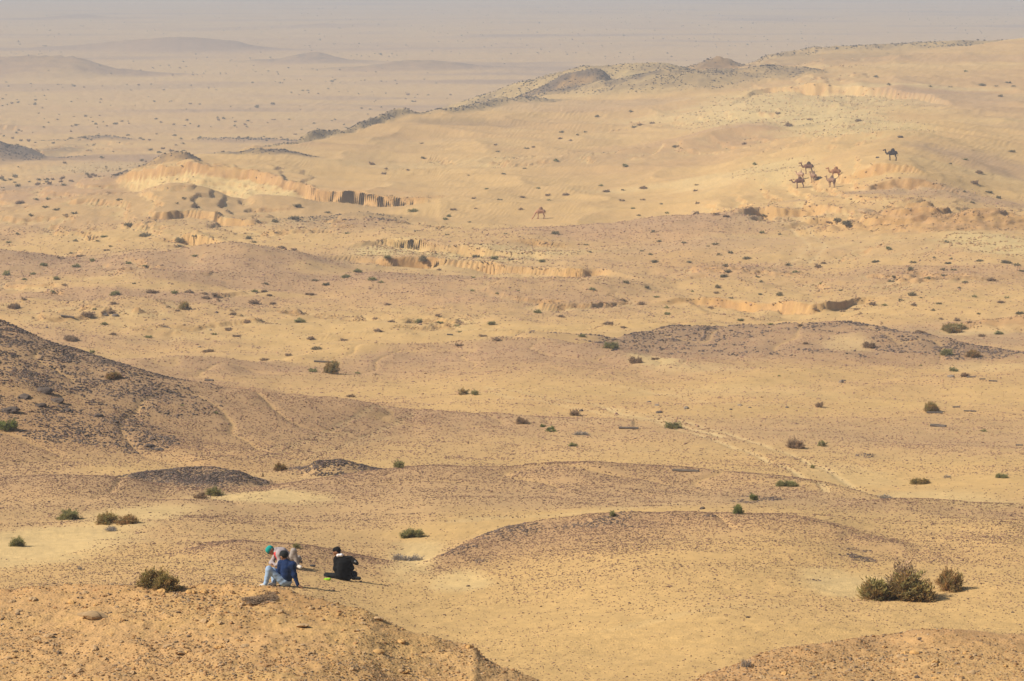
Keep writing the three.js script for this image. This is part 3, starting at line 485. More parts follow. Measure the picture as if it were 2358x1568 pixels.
{
  const peb = [], blk = [], rub = [], rgb = [0, 0, 0];
  const N = 1200000, la = Math.log(41), lb = Math.log(420);
  for (let i = 0; i < N; i++) {
    const s = rr(-0.236, 0.236), D = Math.exp(rr(la, lb)), x = s * D, px = D / 7500;
    const h = land(s, D); ground(s, D, rgb);
    const k = rnd(), cl = fbm(x * 0.35 + 40, D * 0.4, 2);
    if (mask.rough > 0.4 && D < 60) {
      if (k < 0.3 + 0.6 * cl) { const r = px * Math.exp(rr(0.1, 1.5) + (rnd() < 0.08 ? 0.6 : 0)), v = rr(0.45, 1.05), o = rnd() < 0.6 ? [0.42, 0.235, 0.10] : rnd() < 0.6 ? [0.40, 0.28, 0.17] : [0.22, 0.15, 0.10]; rub.push([x, h + r * 0.15, -D, r, o[0] * v, o[1] * v, o[2] * v]); }
    } else if (mask.dark > 0.25 && rnd() < (mask.dark - 0.1) * (D < 125 ? 2.4 : 1.3) * (0.35 + 1.3 * sst(-0.25, 0.4, cl))) {
      const r = px * Math.exp(rr(0.2, 1.75)), v = rr(0.6, 1.6);
      blk.push([x, h + r * 0.1, -D, r, (0.085 + 0.05 * k) * v, (0.062 + 0.03 * k) * v, (0.052 + 0.018 * k) * v]);
    } else if (mask.orange > 0.3 && D > 200 && rnd() < 0.5 * sst(-0.2, 0.5, cl)) {
      const r = px * rr(1.6, 4.2), v = rr(0.55, 1.15); rub.push([x, h + r * 0.1, -D, r, 0.40 * v, 0.25 * v, 0.125 * v]);
    } else if (k < (0.12 * (1 - mask.bare) + 1.25 * mask.gravel + (D < 130 ? 0.9 * T.dark : 0)) * (0.6 + 0.8 * cl) * mix(1, 0.28, sst(90, 180, D))) {
      const r = px * rr(1.4, 3.4) * (rnd() < 0.02 ? 1.8 : 1), v = mix(rr(0.35, 1.0), rr(0.85, 1.3), sst(90, 180, D)), t = rnd();
      peb.push([x, h + r * 0.1, -D, r, v * mix(0.36, 0.21, t), v * mix(0.215, 0.12, t), v * mix(0.12, 0.09, t)]);
    }
  }
  for (const [pa, pb, Da, Db, n, lim] of [[290, 650, 99, 112, 26000, 0.5], [680, 960, 104, 119, 24000, 0.5], [-30, 430, 119, 153, 60000, 0.22]])   // the blackest mounds and the brow of the dark hill
    for (let i = 0; i < n; i++) {
      const s = (rr(pa, pb) - CX) / FO, D = rr(Da, Db), x = s * D, h = land(s, D), cl = fbm(x * 0.5 + 11, D * 0.45, 2);
      if (T.dark < lim || rnd() > (lim > 0.4 ? 0.5 : 0.3 * (1 - sst(180, 420, CX + s * FO))) * sst(-0.1, 0.45, cl + (T.dark - 0.5) * 0.35)) continue;
      const r = D / 7500 * Math.exp(rr(0.3, 1.75)), v = rr(0.6, 1.7), red = rnd() < 0.3 ? 1.3 : 1;
      blk.push([x, h + r * 0.12, -D, r, 0.056 * v * red, 0.041 * v, 0.035 * v]);
    }
  for (let i = 0; i < 520000; i++) {                                     // bigger rocks on the stony hills farther out
    const s = rr(-0.236, 0.236), D = Math.exp(rr(Math.log(420), Math.log(1060))), px = D / 7500;
    const h = land(s, D); ground(s, D, rgb); if (T.dark < 0.2 && mask.orange < 0.3) continue;
    const x = s * D, cl = fbm(x * 0.08 + 40, D * 0.09, 2), q = T.dark > 0.2 ? T.dark * 1.0 : 0.16;
    if (rnd() > q * (0.5 + 1.3 * cl)) continue;
    const r = px * Math.exp(rr(0.25, 1.35)), v = rr(0.6, 1.5), o = T.dark > 0.2 ? [0.075, 0.057, 0.047] : [0.40, 0.27, 0.14];
    blk.push([x, h + r * 0.1, -D, r, o[0] * v, o[1] * v, o[2] * v]);
  }
  console.log('stones', peb.length, blk.length, rub.length);
  scatter('pebbles', 'brown pebbles strewn over the sand dunes', 'pebbles', stoneShape(1, 0.6), peb);
  scatter('black_stones', 'black stones covering the dark hill and mounds', 'stones', stoneShape(2, 0.7), blk);
  scatter('rubble', 'broken orange rubble on the near rock ledges', 'rubble', stoneShape(3, 0.65), rub);
}
// ---------------------------------------------------------------- naming
const taken = {};
function numbered(name) { const n = taken[name] = (taken[name] ?? -1) + 1; return n ? name + '_' + String(n).padStart(3, '0') : name; }
function tag(o, label, category, group) { o.userData = { label, category, ...(group ? { group } : {}) }; return o; }
function put(o, name) { o.name = numbered(name); o.traverse((c) => { if (c.isMesh) c.castShadow = c.receiveShadow = true; }); scene.add(o); return o; }
function part(parent, name, geo, mat) { const m = new THREE.Mesh(geo, mat); m.name = name; m.castShadow = m.receiveShadow = true; parent.add(m); return m; }
const tileAt = (c, r, zx, zy) => [786.02 * c + zx / 3, 522.7 * r + zy / 3];   // close-up coordinates to picture coordinates

// ---------------------------------------------------------------- shrubs
const TONE = {
  green: [[0.265, 0.259, 0.109], [0.345, 0.305, 0.127]], dark: [[0.253, 0.218, 0.127], [0.299, 0.241, 0.138]], olive: [[0.310, 0.265, 0.098], [0.380, 0.241, 0.092]], brown: [[0.414, 0.287, 0.178], [0.333, 0.230, 0.155]],
  grey: [[0.391, 0.345, 0.310], [0.276, 0.236, 0.207]], bright: [[0.253, 0.270, 0.086], [0.184, 0.213, 0.075]], rust: [[0.402, 0.230, 0.092], [0.310, 0.241, 0.098]],
};
const leafMat = new THREE.MeshPhysicalMaterial({ vertexColors: true, roughness: 1, side: THREE.DoubleSide, transmission: 0.45, thickness: 0, specularIntensity: 0.3 });
function triBag() {
  const pos = [], col = [];
  return {
    tri(a, b, c, k) { pos.push(...a, ...b, ...c); for (let i = 0; i < 3; i++) col.push(...k); },
    build() { const g = new THREE.BufferGeometry(); g.setAttribute('position', new THREE.Float32BufferAttribute(pos, 3)); g.setAttribute('color', new THREE.Float32BufferAttribute(col, 3)); g.computeVertexNormals(); return g; },
  };
}
function sprays(stems, leaves, tone, o) {                               // o: n branches, m leaves each, h height, cx, cz centre, w width, dry
  const [ta, tb] = TONE[tone], wood = tone === 'grey' ? [0.30, 0.27, 0.24] : [0.24, 0.19, 0.14], k0 = rr(0, 50);
  for (let i = 0; i < o.n; i++) {
    const az = rr(0, 6.283), el = Math.acos(1 - rnd() * (o.flat ? 0.8 : 0.97)) , up = Math.cos(Math.PI / 2 - (Math.PI / 2 - el)), out = Math.sqrt(Math.max(0, 1 - up * up));
    const lump = 0.80 + 0.34 * noise(Math.cos(az) * 1.6 + k0, Math.sin(az) * 1.6 + up * 1.5 + k0), L = lump * rr(0.62, 1.05);
    const b = [o.cx * 0.3 + Math.cos(az) * o.w * 0.10 * rnd(), 0, o.cz * 0.3 + Math.sin(az) * o.w * 0.10 * rnd()];
    const e = [o.cx + Math.cos(az) * out * L * o.w * 0.5, Math.max(0.015, up * L * o.h), o.cz + Math.sin(az) * out * L * o.w * 0.5];
    const mid = [mix(b[0], e[0], 0.5) + rr(-0.03, 0.03) * o.w, mix(b[1], e[1], 0.5) + 0.05 * o.h, mix(b[2], e[2], 0.5) + rr(-0.03, 0.03) * o.w];
    const q = o.stem ?? 0.012, px = [Math.sin(az) * q, 0, -Math.cos(az) * q], wv = rr(0.7, 1.2), wk = wood.map((v) => v * wv);
    stems.tri([b[0] - px[0], b[1], b[2] - px[2]], [b[0] + px[0], b[1], b[2] + px[2]], mid, wk);
    stems.tri([mid[0], mid[1] - q, mid[2]], [mid[0], mid[1] + q, mid[2]], e, wk);
    const tv = rnd(), bright = rr(0.7, 1.25), base = ta.map((v, k) => mix(v, tb[k], sst(0.2, 0.8, tv)) * bright);
    for (let j = 0; j < o.m; j++) {
      const t = 0.25 + 0.8 * Math.sqrt(rnd()), f = o.leaf * rr(0.6, 1.3), c = [mix(mid[0], e[0], 2 * t - 1), mix(mid[1], e[1], 2 * t - 1), mix(mid[2], e[2], 2 * t - 1)];
      if (t < 0.5) for (let k = 0; k < 3; k++) c[k] = mix(b[k], mid[k], t * 2);
      const sp = o.spread * (0.4 + t); c[0] += rr(-sp, sp); c[1] = Math.max(0.01, c[1] + rr(-sp, sp)); c[2] += rr(-sp, sp);
      const d = [Math.cos(az) * out + rr(-0.8, 0.8), up * 0.8 + rr(-0.2, 0.9), Math.sin(az) * out + rr(-0.8, 0.8)], dl = Math.hypot(...d), w = f * o.thin, sx = rr(-1, 1), sz = rr(-1, 1), sl = Math.hypot(sx, sz) + 0.01, v = rr(0.75, 1.25);
      leaves.tri([c[0] - sx / sl * w, c[1], c[2] - sz / sl * w], [c[0] + sx / sl * w, c[1] + w * 0.4, c[2] + sz / sl * w], [c[0] + d[0] / dl * f, c[1] + d[1] / dl * f, c[2] + d[2] / dl * f], base.map((q) => q * v));
    }
  }
}
const protos = {};
function shrubProto(tone, level, variant) {
  const key = tone + level + variant;
  if (protos[key]) return protos[key];
  const st = triBag(), lf = triBag(), dry = tone === 'grey' || tone === 'brown';
  const h = (dry ? 0.42 : 0.5) * [0.85, 1.15, 1.0, 0.7][variant];
  const o = [{ n: 16, m: tone === 'grey' ? 4 : 11, leaf: 0.15, spread: 0.06, thin: 0.36, stem: 0.02 }, { n: 48, m: tone === 'grey' ? 4 : 16, leaf: 0.10, spread: 0.045, thin: 0.26, stem: 0.012 }, { n: 150, m: tone === 'grey' ? 5 : 26, leaf: 0.06, spread: 0.035, thin: 0.24, stem: 0.007 }][level];
  const lumps = variant === 0 ? [[0, 0, 1]] : variant === 1 ? [[-0.12, 0.05, 0.8], [0.2, -0.05, 0.62]] : variant === 2 ? [[-0.2, 0, 0.6], [0.1, 0.08, 0.75], [0.3, -0.1, 0.45]] : [[-0.25, 0.02, 0.55], [0.05, -0.1, 0.6], [0.27, 0.08, 0.5]];
  for (const [cx, cz, w] of lumps) sprays(st, lf, tone, { ...o, n: Math.ceil(o.n * w * 0.9), cx, cz, w, h: h * (0.55 + 0.45 * w) * rr(0.9, 1.15) });
  return protos[key] = { stems: st.build(), leaves: lf.build(), both: null };
}
const shrubSpots = [];
function shrub(px, py, wpx, tone, label, category, group, name, hs = 1, level) {   // wpx: width in picture units
  const p = hit(px, py), D = -p.z, w = wpx / FO * D, lv = level ?? (wpx > 34 ? 2 : wpx > 15 ? 1 : 0), v = Math.floor(rnd() * 4), pr = shrubProto(tone, lv, v);
  let o;
  if (lv === 0) { pr.both ??= mergeGeometries([pr.leaves, pr.stems]); o = new THREE.Mesh(pr.both, leafMat); }
  else { o = new THREE.Group(); part(o, 'foliage', pr.leaves, leafMat); part(o, 'stems', pr.stems, leafMat); }
  o.position.copy(p).y -= 0.02 * w; o.rotation.y = rr(0, 6.28); o.scale.set(w * 1.22, w * hs, w * 1.22);
  tag(o, label, category, group); put(o, name); shrubSpots.push([p.x, D, w]);
  return o;
}
// the shrubs one can name: [tile column, tile row, x, y of the base, width, tone, label, height factor]
const named = [
  [0, 2, 475, 450, 170, 'green', 'round grey-green shrub on pale sand beside the rusty twiggy shrub', 0.95],
  [0, 2, 735, 478, 170, 'olive', 'rusty olive shrub on pale sand with a dead branch before it', 1.05],
  [0, 2, 880, 482, 170, 'rust', 'brown shrub on pale sand touching a taller rusty olive one', 0.8],
  [0, 2, 775, 530, 130, 'grey', 'bare grey branch lying in front of the rusty olive shrub', 0.7],
  [0, 2, 122, 637, 115, 'green', 'small open green shrub alone on the pale sand at the picture edge', 1.1],
  [0, 2, 552, 798, 55, 'grey', 'little dead grey twig tuft on sand left of the pebbled rise'],
  [0, 2, 1105, 925, 300, 'olive', 'large olive and rust shrub growing behind the near rock ledge', 1.0],
  [0, 2, 1815, 985, 330, 'brown', 'wide low grey-green tuft at the feet of the seated man in jeans', 0.26],
  [0, 2, 1937, 115, 92, 'rust', 'round rust-brown shrub beside a lone boulder between two black mounds', 1.1],
  [0, 2, 1478, 285, 135, 'green', 'green shrub at the foot of the larger black stony mound', 1.0],
  [0, 2, 1385, 305, 105, 'brown', 'pale dry shrub next to the green one below the black mound', 1.0],
  [0, 2, 2045, 648, 65, 'green', 'sparse green tuft just behind the bent knee of the man in grey', 1.2],
  [1, 2, 490, 572, 155, 'green', 'dense green shrub on sand behind the man in black', 0.8],
  [1, 2, 455, 735, 215, 'grey', 'tangled dead grey shrub lying in the hollow right of the man in black', 0.75],
  [1, 2, 402, 96, 80, 'green', 'pale green shrub on the sand right of the smaller black mound', 1.2],
  [1, 2, 1872, 430, 62, 'green', 'thin green tuft on the crest of the middle dune', 1.2],
  [2, 2, 1845, 945, 235, 'rust', 'brown shrub with bare grey twigs right of the biggest shrub', 1.2],
  [2, 2, 722, 222, 145, 'green', 'green shrub behind the crest of the second dune', 0.8],
  [2, 2, 490, 322, 62, 'bright', 'fresh green tuft among black stones on the second dune', 1.6],
  [2, 2, 380, 412, 108, 'bright', 'yellow-green shrub at the lower edge of the black stones on the second dune', 1.0],
  [2, 2, 897, 98, 38, 'green', 'tiny upright green tuft beside the end of the wheel tracks', 1.6],
  [2, 2, 1638, 207, 132, 'olive', 'low olive shrub on flat sand beyond the dune with the biggest shrub', 0.75],
  [2, 2, 1825, 163, 75, 'grey', 'small dead grey shrub on the sand flat left of a green tuft', 0.8],
  [2, 2, 2207, 165, 95, 'green', 'green tuft on the sand flat close to the picture edge', 0.9],
  [2, 2, 1395, 308, 145, 'grey', 'flattened dry grey shrub in the sandy dip between two dunes', 0.6],
  [2, 2, 435, 1470, 75, 'grey', 'thin dead twigs standing before the near right ledge', 2.0],
  [0, 1, 40, 1395, 140, 'bright', 'bright green shrub below the rocky spur of the dark hill', 1.3],
  [0, 1, 780, 1045, 118, 'rust', 'olive rust shrub on the black stones of the dark hill', 1.1],
  [0, 1, 2288, 1010, 122, 'olive', 'tall olive shrub in front of a fallen stone log', 1.3],
  [0, 1, 2160, 1002, 82, 'green', 'low green shrub left of the tall olive one by the stone log', 0.8],
  [0, 1, 485, 780, 138, 'brown', 'wide dry brown shrub behind the black shoulder of the dark hill', 0.75],
  [0, 1, 100, 562, 97, 'brown', 'rounded dry brown shrub left of a short black log', 1.0],
  [0, 1, 1270, 570, 92, 'olive', 'tawny olive shrub alone amid the sandy flat', 1.1],
  [0, 1, 795, 470, 92, 'green', 'flat green shrub on open sand above the black log', 0.65],
  [1, 1, 845, 1157, 85, 'olive', 'olive shrub sitting on the dark crack in the pink slope', 1.0],
  [1, 1, 925, 1160, 58, 'green', 'green shrub just right of the olive one on the dark crack', 1.1],
  [1, 1, 1245, 1357, 105, 'brown', 'dry grey-brown shrub on the slope left of the yellow tufts', 1.05],
  [1, 1, 1612, 1300, 85, 'brown', 'dry brown shrub with a dark boulder at its side', 1.1],
  [1, 1, 1390, 1382, 45, 'bright', 'small yellow-green tuft beside a larger one on the slope', 1.2],
  [1, 1, 1447, 1412, 80, 'bright', 'yellow olive tuft, the larger of two side by side on the slope', 1.1],
  [1, 1, 1665, 1437, 115, 'grey', 'dead blue-grey shrub flat on the ground above the dune', 0.6],
  [1, 1, 2295, 1390, 145, 'green', 'spreading green shrub where the wheel tracks bend', 0.7],
  [1, 1, 1865, 835, 125, 'green', 'pale green shrub between two low dark rises', 0.8],
  [1, 1, 2035, 940, 95, 'brown', 'dry brown shrub on white sand left of the dark stony hill', 1.0],
  [2, 1, 1872, 712, 215, 'olive', 'big rounded olive shrub on the flat behind the dark stony hill', 0.7],
  [2, 1, 1290, 832, 95, 'brown', 'dry brown shrub on the sandy face of the dark stony hill', 0.9],
  [2, 1, 1822, 882, 98, 'green', 'green shrub with a sand drift on the right slope of the stony hill', 1.0],
  [2, 1, 2002, 895, 112, 'rust', 'rust-brown shrub with a sand drift right of the green one', 0.9],
  [2, 1, 1715, 1272, 125, 'olive', 'bushy olive shrub with dry stalks behind a fallen stone log', 1.2],
  [2, 1, 780, 1527, 145, 'brown', 'wide dry brown shrub right of the bend in the wheel tracks', 0.95],
  [2, 1, 962, 1512, 72, 'green', 'green tuft beside grey stones right of a dry brown shrub', 1.3],
  [2, 1, 945, 1245, 78, 'brown', 'tawny dry shrub at the head of a line of dark stones', 1.1],
  [2, 1, 1870, 995, 72, 'green', 'green shrub above the scattered stone logs on the right slope', 1.0],
  [2, 1, 1950, 1035, 65, 'brown', 'dry brown shrub amid the scattered stone logs on the right slope', 1.1],
];
{                                                                       // the largest: three crowns grown together
  const [cx, cy] = tileAt(2, 2, 1480, 1000), p = hit(cx, cy), D = -p.z, w = 470 / 3 / FO * D, st = triBag(), lf = triBag();
  const o = { n: 170, m: 30, leaf: 0.055, spread: 0.03, thin: 0.22, stem: 0.005 };
  sprays(st, lf, 'olive', { ...o, cx: -0.27, cz: 0.03, w: 0.5, h: 0.36 });
  sprays(st, lf, 'olive', { ...o, n: 190, cx: 0.12, cz: 0.0, w: 0.62, h: 0.5 });
  sprays(st, lf, 'brown', { ...o, n: 130, m: 18, cx: 0.1, cz: -0.16, w: 0.6, h: 0.58 });
  sprays(st, lf, 'olive', { ...o, n: 90, cx: 0.3, cz: 0.1, w: 0.4, h: 0.36 });
  const g = new THREE.Group(); part(g, 'foliage', lf.build(), leafMat); part(g, 'stems', st.build(), leafMat);
  g.position.copy(p).y -= 0.02; g.scale.set(w * 1.22, w * 1.02, w * 1.22);
  tag(g, 'biggest olive green shrub of several crowns in the sandy hollow of the right dune', 'shrub'); put(g, 'desert_shrub');
}
for (const [c, r, x, y, w, tone, label, hs] of named) { const q = tileAt(c, r, x, y); shrub(q[0], q[1], w / 3, tone, label, 'shrub', undefined, tone === 'grey' ? 'dead_shrub' : tone === 'brown' ? 'dry_shrub' : 'desert_shrub', (hs ?? 1) * 1.25, w > 85 ? 2 : 1); }

// the many small ones: per tile, x, y, width; g green, d dark, b dry brown
const small = {
  '0,1': 'd1000,50,90 g720,62,50 d520,92,45 g55,102,40 d120,45,35 d675,95,30 d765,133,35 b735,155,45 d490,177,35 b555,195,60 b405,207,45 g640,230,55 d1240,88,80 d1240,130,40 d1345,60,40 d1715,72,55 d1755,103,35 b1945,135,60 b2035,153,45 g1350,195,45 g890,245,50 g1005,265,40 g300,258,55 g530,270,60 g50,320,80 g230,320,50 g170,357,40 g390,355,60 b445,395,50 g365,443,45 b1055,445,90 g1210,452,60 b1310,443,65 b1415,455,50 b1485,462,70 g1760,440,60 b1825,440,50 d1835,390,45 b1860,465,50 d2180,365,50 d2255,390,60 b2140,458,65 b165,495,50 b785,523,65 b605,597,90 b770,585,60 b1225,575,40 b1755,515,90 b1885,525,50 b1420,485,60 d925,387,30 g2075,648,75 b1705,650,70 b1605,597,60 g655,565,35 g720,665,60 g1025,755,65 b1575,700,65 b1635,748,55 g1480,738,35 b780,735,60 b2145,765,70 d2185,832,80 b1440,850,80 b1825,910,80 b1990,880,60 g640,860,45 g1490,1280,40 g1255,1230,30',
  '1,1': 'g35,40,40 d515,25,30 d1480,40,60 d1135,45,30 d730,50,30 b625,160,35 d930,203,60 g1055,215,60 d1170,222,40 g1385,235,50 d565,220,90 g320,208,60 d2075,163,30 d2135,185,40 d2165,237,55 d2195,97,35 d2155,30,45 d1690,120,35 d1720,172,30 g115,303,60 g30,340,60 g215,355,70 g275,378,45 b675,293,40 g915,347,35 g905,437,40 g1225,437,25 g1075,455,30 d1965,380,50 d2110,412,50 g1735,428,45 b1945,503,60 b2075,523,70 g2180,480,40 g2245,555,45 g1358,585,58 g2250,595,55 b1520,612,60 b1840,660,80 b1950,690,55 g530,650,70 g680,655,50 g795,680,35 g815,722,35 g1035,665,60 b320,530,60 b665,607,50 b345,650,50 b235,628,40 b255,713,75 b975,747,60 b1075,773,75 b810,810,65 b15,775,60 g1665,747,60 b2170,905,60 g110,1005,40 b240,1015,35 b65,1165,60 g1600,1505,60',
  '2,1': 'g545,35,40 d670,48,30 d10,105,40 d225,115,45 d330,172,50 d440,210,60 d250,188,40 d175,130,25 d725,258,45 b935,268,70 b975,245,50 g780,308,60 d285,337,60 d310,305,50 d295,262,40 d45,242,40 d515,342,35 d540,375,35 d1330,235,60 d1590,240,45 g1425,145,50 d1825,102,45 d1835,245,50 d1735,210,30 d1855,218,35 d2050,228,55 d1575,290,60 d1795,290,40 d1870,292,40 d1455,342,40 d1440,372,45 b2130,362,70 g1695,350,40 d1800,333,35 d1950,380,40 d1910,417,35 g2015,477,45 g2240,485,35 b2195,512,60 d1505,503,45 d1585,465,60 d1645,487,30 d1770,528,40 b1595,533,50 g1395,537,40 b1310,527,70 b1200,562,45 b1105,577,45 b915,562,50 d670,465,60 d535,463,35 d240,412,50 b230,450,50 d335,488,30 g65,442,30 d1730,572,40 d2045,597,35 d2325,590,65 b1895,638,60 b1785,632,40 b1985,655,45 b1640,722,70 b2065,747,60 g2185,732,60 b190,553,50 g400,637,50 b810,675,50 g610,668,40 b845,800,50 g1645,952,25 g665,1025,28 g2080,1405,45 d1090,435,30 g955,387,35 d2230,240,60 d2260,245,40 d2310,262,50 d2340,300,40',
  '1,0': 'b210,1128,60 d565,1090,40 b555,988,30 b290,1197,40 b460,1172,30 b310,1163,30 d1080,1045,30 b1065,998,30 d1280,1022,35 b1325,1013,30 b1510,955,40 b1585,968,35 d1630,930,30 d1685,910,30 d1520,910,40 d1765,803,40 d2000,770,40 d2310,1008,55 g1965,1142,50 g1485,1107,45 d1265,1163,25 d1120,1200,30 d880,1210,25 g1005,1302,35 g1360,1297,35 b1425,1343,50 b1550,1340,50 b1830,1318,50 b2090,1293,60 d1945,1312,30 d1095,1378,35 b1250,1358,50 b915,1367,35 g1435,1380,30 b1240,1443,45 b775,1442,50 b930,1438,30 g740,1490,40 g720,1512,40 g500,1452,80 d885,1533,30 g1795,1280,35 b1940,1380,45 b2085,1378,40 g2015,1438,30 g2250,1468,35 d2055,1487,30 d2210,1408,25 b2065,858,60 b2150,848,40 d2025,878,40',
  '2,0': 'd1335,525,45 g1955,490,35 d2250,567,40 d2065,583,60 d1425,583,45 d1710,595,30 d2285,595,30 d2165,593,25 d1850,600,30 d2195,660,40 d2275,1045,45 g1955,1098,40 b2045,1185,70 b2015,1258,75 d2115,1323,55 d2180,1362,50 d1945,1320,30 d1135,1537,80 d1070,1517,60 b1015,1530,60 d560,1487,40 b230,1475,60 b300,1490,50 b730,860,70 b1210,830,60 b875,820,40 b655,780,40 b425,990,45 g500,1132,40 b100,1275,35 b100,1400,40 b85,1315,35 b940,1225,60 d1850,1130,30 d2000,1395,40',
  '0,0': 'd825,1375,50 d2035,1505,70 d1900,1525,60 d885,1550,60 b140,1395,70 d315,1428,45 d390,1445,45 d330,1373,45 d250,1375,35 b455,1483,40 d515,1468,45 d210,1483,40 d20,1295,30 d2265,1465,40 d2055,1420,60 d1270,1368,40 b1360,1427,40 d1510,1422,30 d1225,1403,30 d1265,990,30 d1380,950,40 d1705,875,25',
};
// what each of them stands next to: landmark, column, row
const landmarks = [
  ['the grazing camel', 1243, 496], ['the black camel', 2050, 368], ['the ginger camel', 1918, 405], ['the front right camel of the herd', 1913, 432], ['the front left camel of the herd', 1838, 432], ['the rearmost camel of the herd', 1855, 395],
  ['the dark cap rock of the long cliff', 400, 356], ['the middle of the long cliff', 640, 400], ['the right end of the long cliff', 980, 460], ['the foot of the pale scree slope', 560, 450], ['the curved bank under the pink mound', 430, 505], ['the low orange bank', 450, 545], ['the left end of the middle gully', 765, 585],
  ['the pale gully face', 900, 560], ['the orange gully wall', 1180, 610], ['the orange gully pit', 1400, 630], ['the small dark gully mouth', 1530, 688], ['the two-branched gully', 1870, 708], ['the tail of the two-branched gully', 2040, 692], ['the pink mound at the left edge', 60, 580], ['the broad pink mound', 540, 570],
  ['the pink rise before the gully wall', 920, 635], ['the round orange knob', 2140, 470], ['the jagged orange knob at the frame', 2290, 480], ['the curving far wheel tracks', 1870, 560], ['the terrace edge below the herd', 1780, 440], ['the lower terrace edge', 1920, 468], ['the orange step by the black camel', 2020, 382],
  ['the rim of the pale valley', 2000, 215], ['the dark mound in the pale valley', 1880, 290], ['the stony peak on the upland rim', 1400, 160], ['the stony ridge on the upland rim', 930, 255], ['the crest of the dark hill', 150, 790], ['the short black log', 155, 730], ['the pair of black slabs', 255, 725], ['the small dark log', 382, 754],
  ['the tawny olive shrub', 423, 712], ['the flat green shrub', 265, 675], ['the rounded dry shrub', 33, 705], ['the wide dry shrub behind the dark hill', 160, 780], ['the tall olive shrub by the long log', 762, 850], ['the small dark-crested mound', 1290, 768], ['the pale green shrub between two rises', 1408, 795], ['the crest of the right stony hill', 1940, 745],
  ['the big rounded olive shrub', 2200, 750], ['the two shrubs with sand drifts', 2190, 812], ['the short black log on the middle flat', 1036, 770], ['the upright grey boulder', 1938, 875], ['the brown boulder lump', 1600, 490], ['the broad brown outcrop', 2000, 490], ['the orange bump at the frame', 2345, 722], ['the lone dark crack in the slope', 1060, 900], ['the middle of the open upland', 1250, 380],
  ['the upper right slope', 2250, 200], ['the pink rise in the middle', 1200, 668], ['the low rise by the left edge', 200, 622], ['the spreading green shrub at the tracks', 1550, 985],
];
const entries = [];
for (const key in small) {
  const [c, r] = key.split(',').map(Number);
  for (const e of small[key].split(' ')) {
    const [x, y, w] = e.slice(1).split(',').map(Number), q = tileAt(c, r, x, y + w * 0.16);
    let best = null, bd = 1e9; for (const l of landmarks) { const d = Math.hypot(q[0] - l[1], (q[1] - l[2]) * 2); if (d < bd) { bd = d; best = l; } }
    const dx = q[0] - best[1], dy = (q[1] - best[2]) * 2, dir = Math.abs(dx) > Math.abs(dy) ? (dx < 0 ? 'left of' : 'right of') : dy < 0 ? 'behind' : 'before';
    entries.push({ k: e[0], w, q, bd, slot: e[0] + dir + best[0], where: dir + ' ' + best[0] });
  }
}
const rank = {}, nth = ['nearest', 'second', 'third', 'fourth', 'fifth', 'sixth', 'seventh', 'eighth', 'ninth', 'tenth', 'eleventh', 'twelfth'];
for (const e of [...entries].sort((a, b) => a.bd - b.bd)) { rank[e.slot] = (rank[e.slot] ?? -1) + 1; e.n = rank[e.slot]; }
for (const e of entries) {
  const [tone, say] = { g: ['green', 'green shrub'], d: ['dark', 'grey-green shrub'], b: ['brown', 'dry brown shrub'] }[e.k], alone = rank[e.slot] === 0;
  shrub(e.q[0], e.q[1], e.w / 3, tone, (alone ? 'small ' + say : nth[e.n] + ' ' + say) + ' ' + e.where, 'shrub', 'small shrubs scattered over the desert', e.k === 'b' ? 'dry_shrub' : 'desert_shrub', 0.95);
}
// specks of scrub on the far plain and between the rest: nobody could count them
{
  const geos = [shrubProto('dark', 0, 1), shrubProto('brown', 0, 2)].map((p) => mergeGeometries([p.leaves, p.stems])), lists = [[], []];
  for (let i = 0; i < 9000; i++) {
    const D = Math.exp(rr(Math.log(560), Math.log(3600))), s = rr(-0.23, 0.23), x = s * D;
    const patch = fbm(x * 0.006 + 70, D * 0.012, 3), far = sst(500, 800, D);
    if (rnd() > (far ? 0.5 : 0.05) * sst(-0.25, 0.5, patch) * 1.5) continue;
    const h = land(s, D), w = D < 500 ? rr(0.4, 1.0) : Math.max(rr(0.8, 2.0), D / 7500 * rr(2.2, 5)) * (rnd() < 0.1 ? 1.5 : 1);
    if (T.dark > 0.45 || T.rough > 0.2 || T.up > 0.3) continue;
    lists[rnd() < 0.6 ? 0 : 1].push([x, h, -D, w]);
  }
  lists.forEach((l, k) => {
    const m = new THREE.InstancedMesh(geos[k], leafMat, l.length);
    l.forEach((a, i) => { EU.set(0, rr(0, 6.28), 0); QT.setFromEuler(EU); m.setMatrixAt(i, M4.compose(V1.set(a[0], a[1], a[2]), QT, V2.set(a[3], a[3] * rr(0.8, 1.3), a[3]))); });
    m.name = k ? 'dry_scrub' : 'distant_scrub'; m.userData = { kind: 'stuff', label: k ? 'tiny dry tufts sprinkled over the far plain' : 'tiny dark shrubs dotting the far plain', category: 'scrub' }; m.castShadow = m.receiveShadow = true; scene.add(m);
  });
  console.log('scrub', lists[0].length, lists[1].length);
}

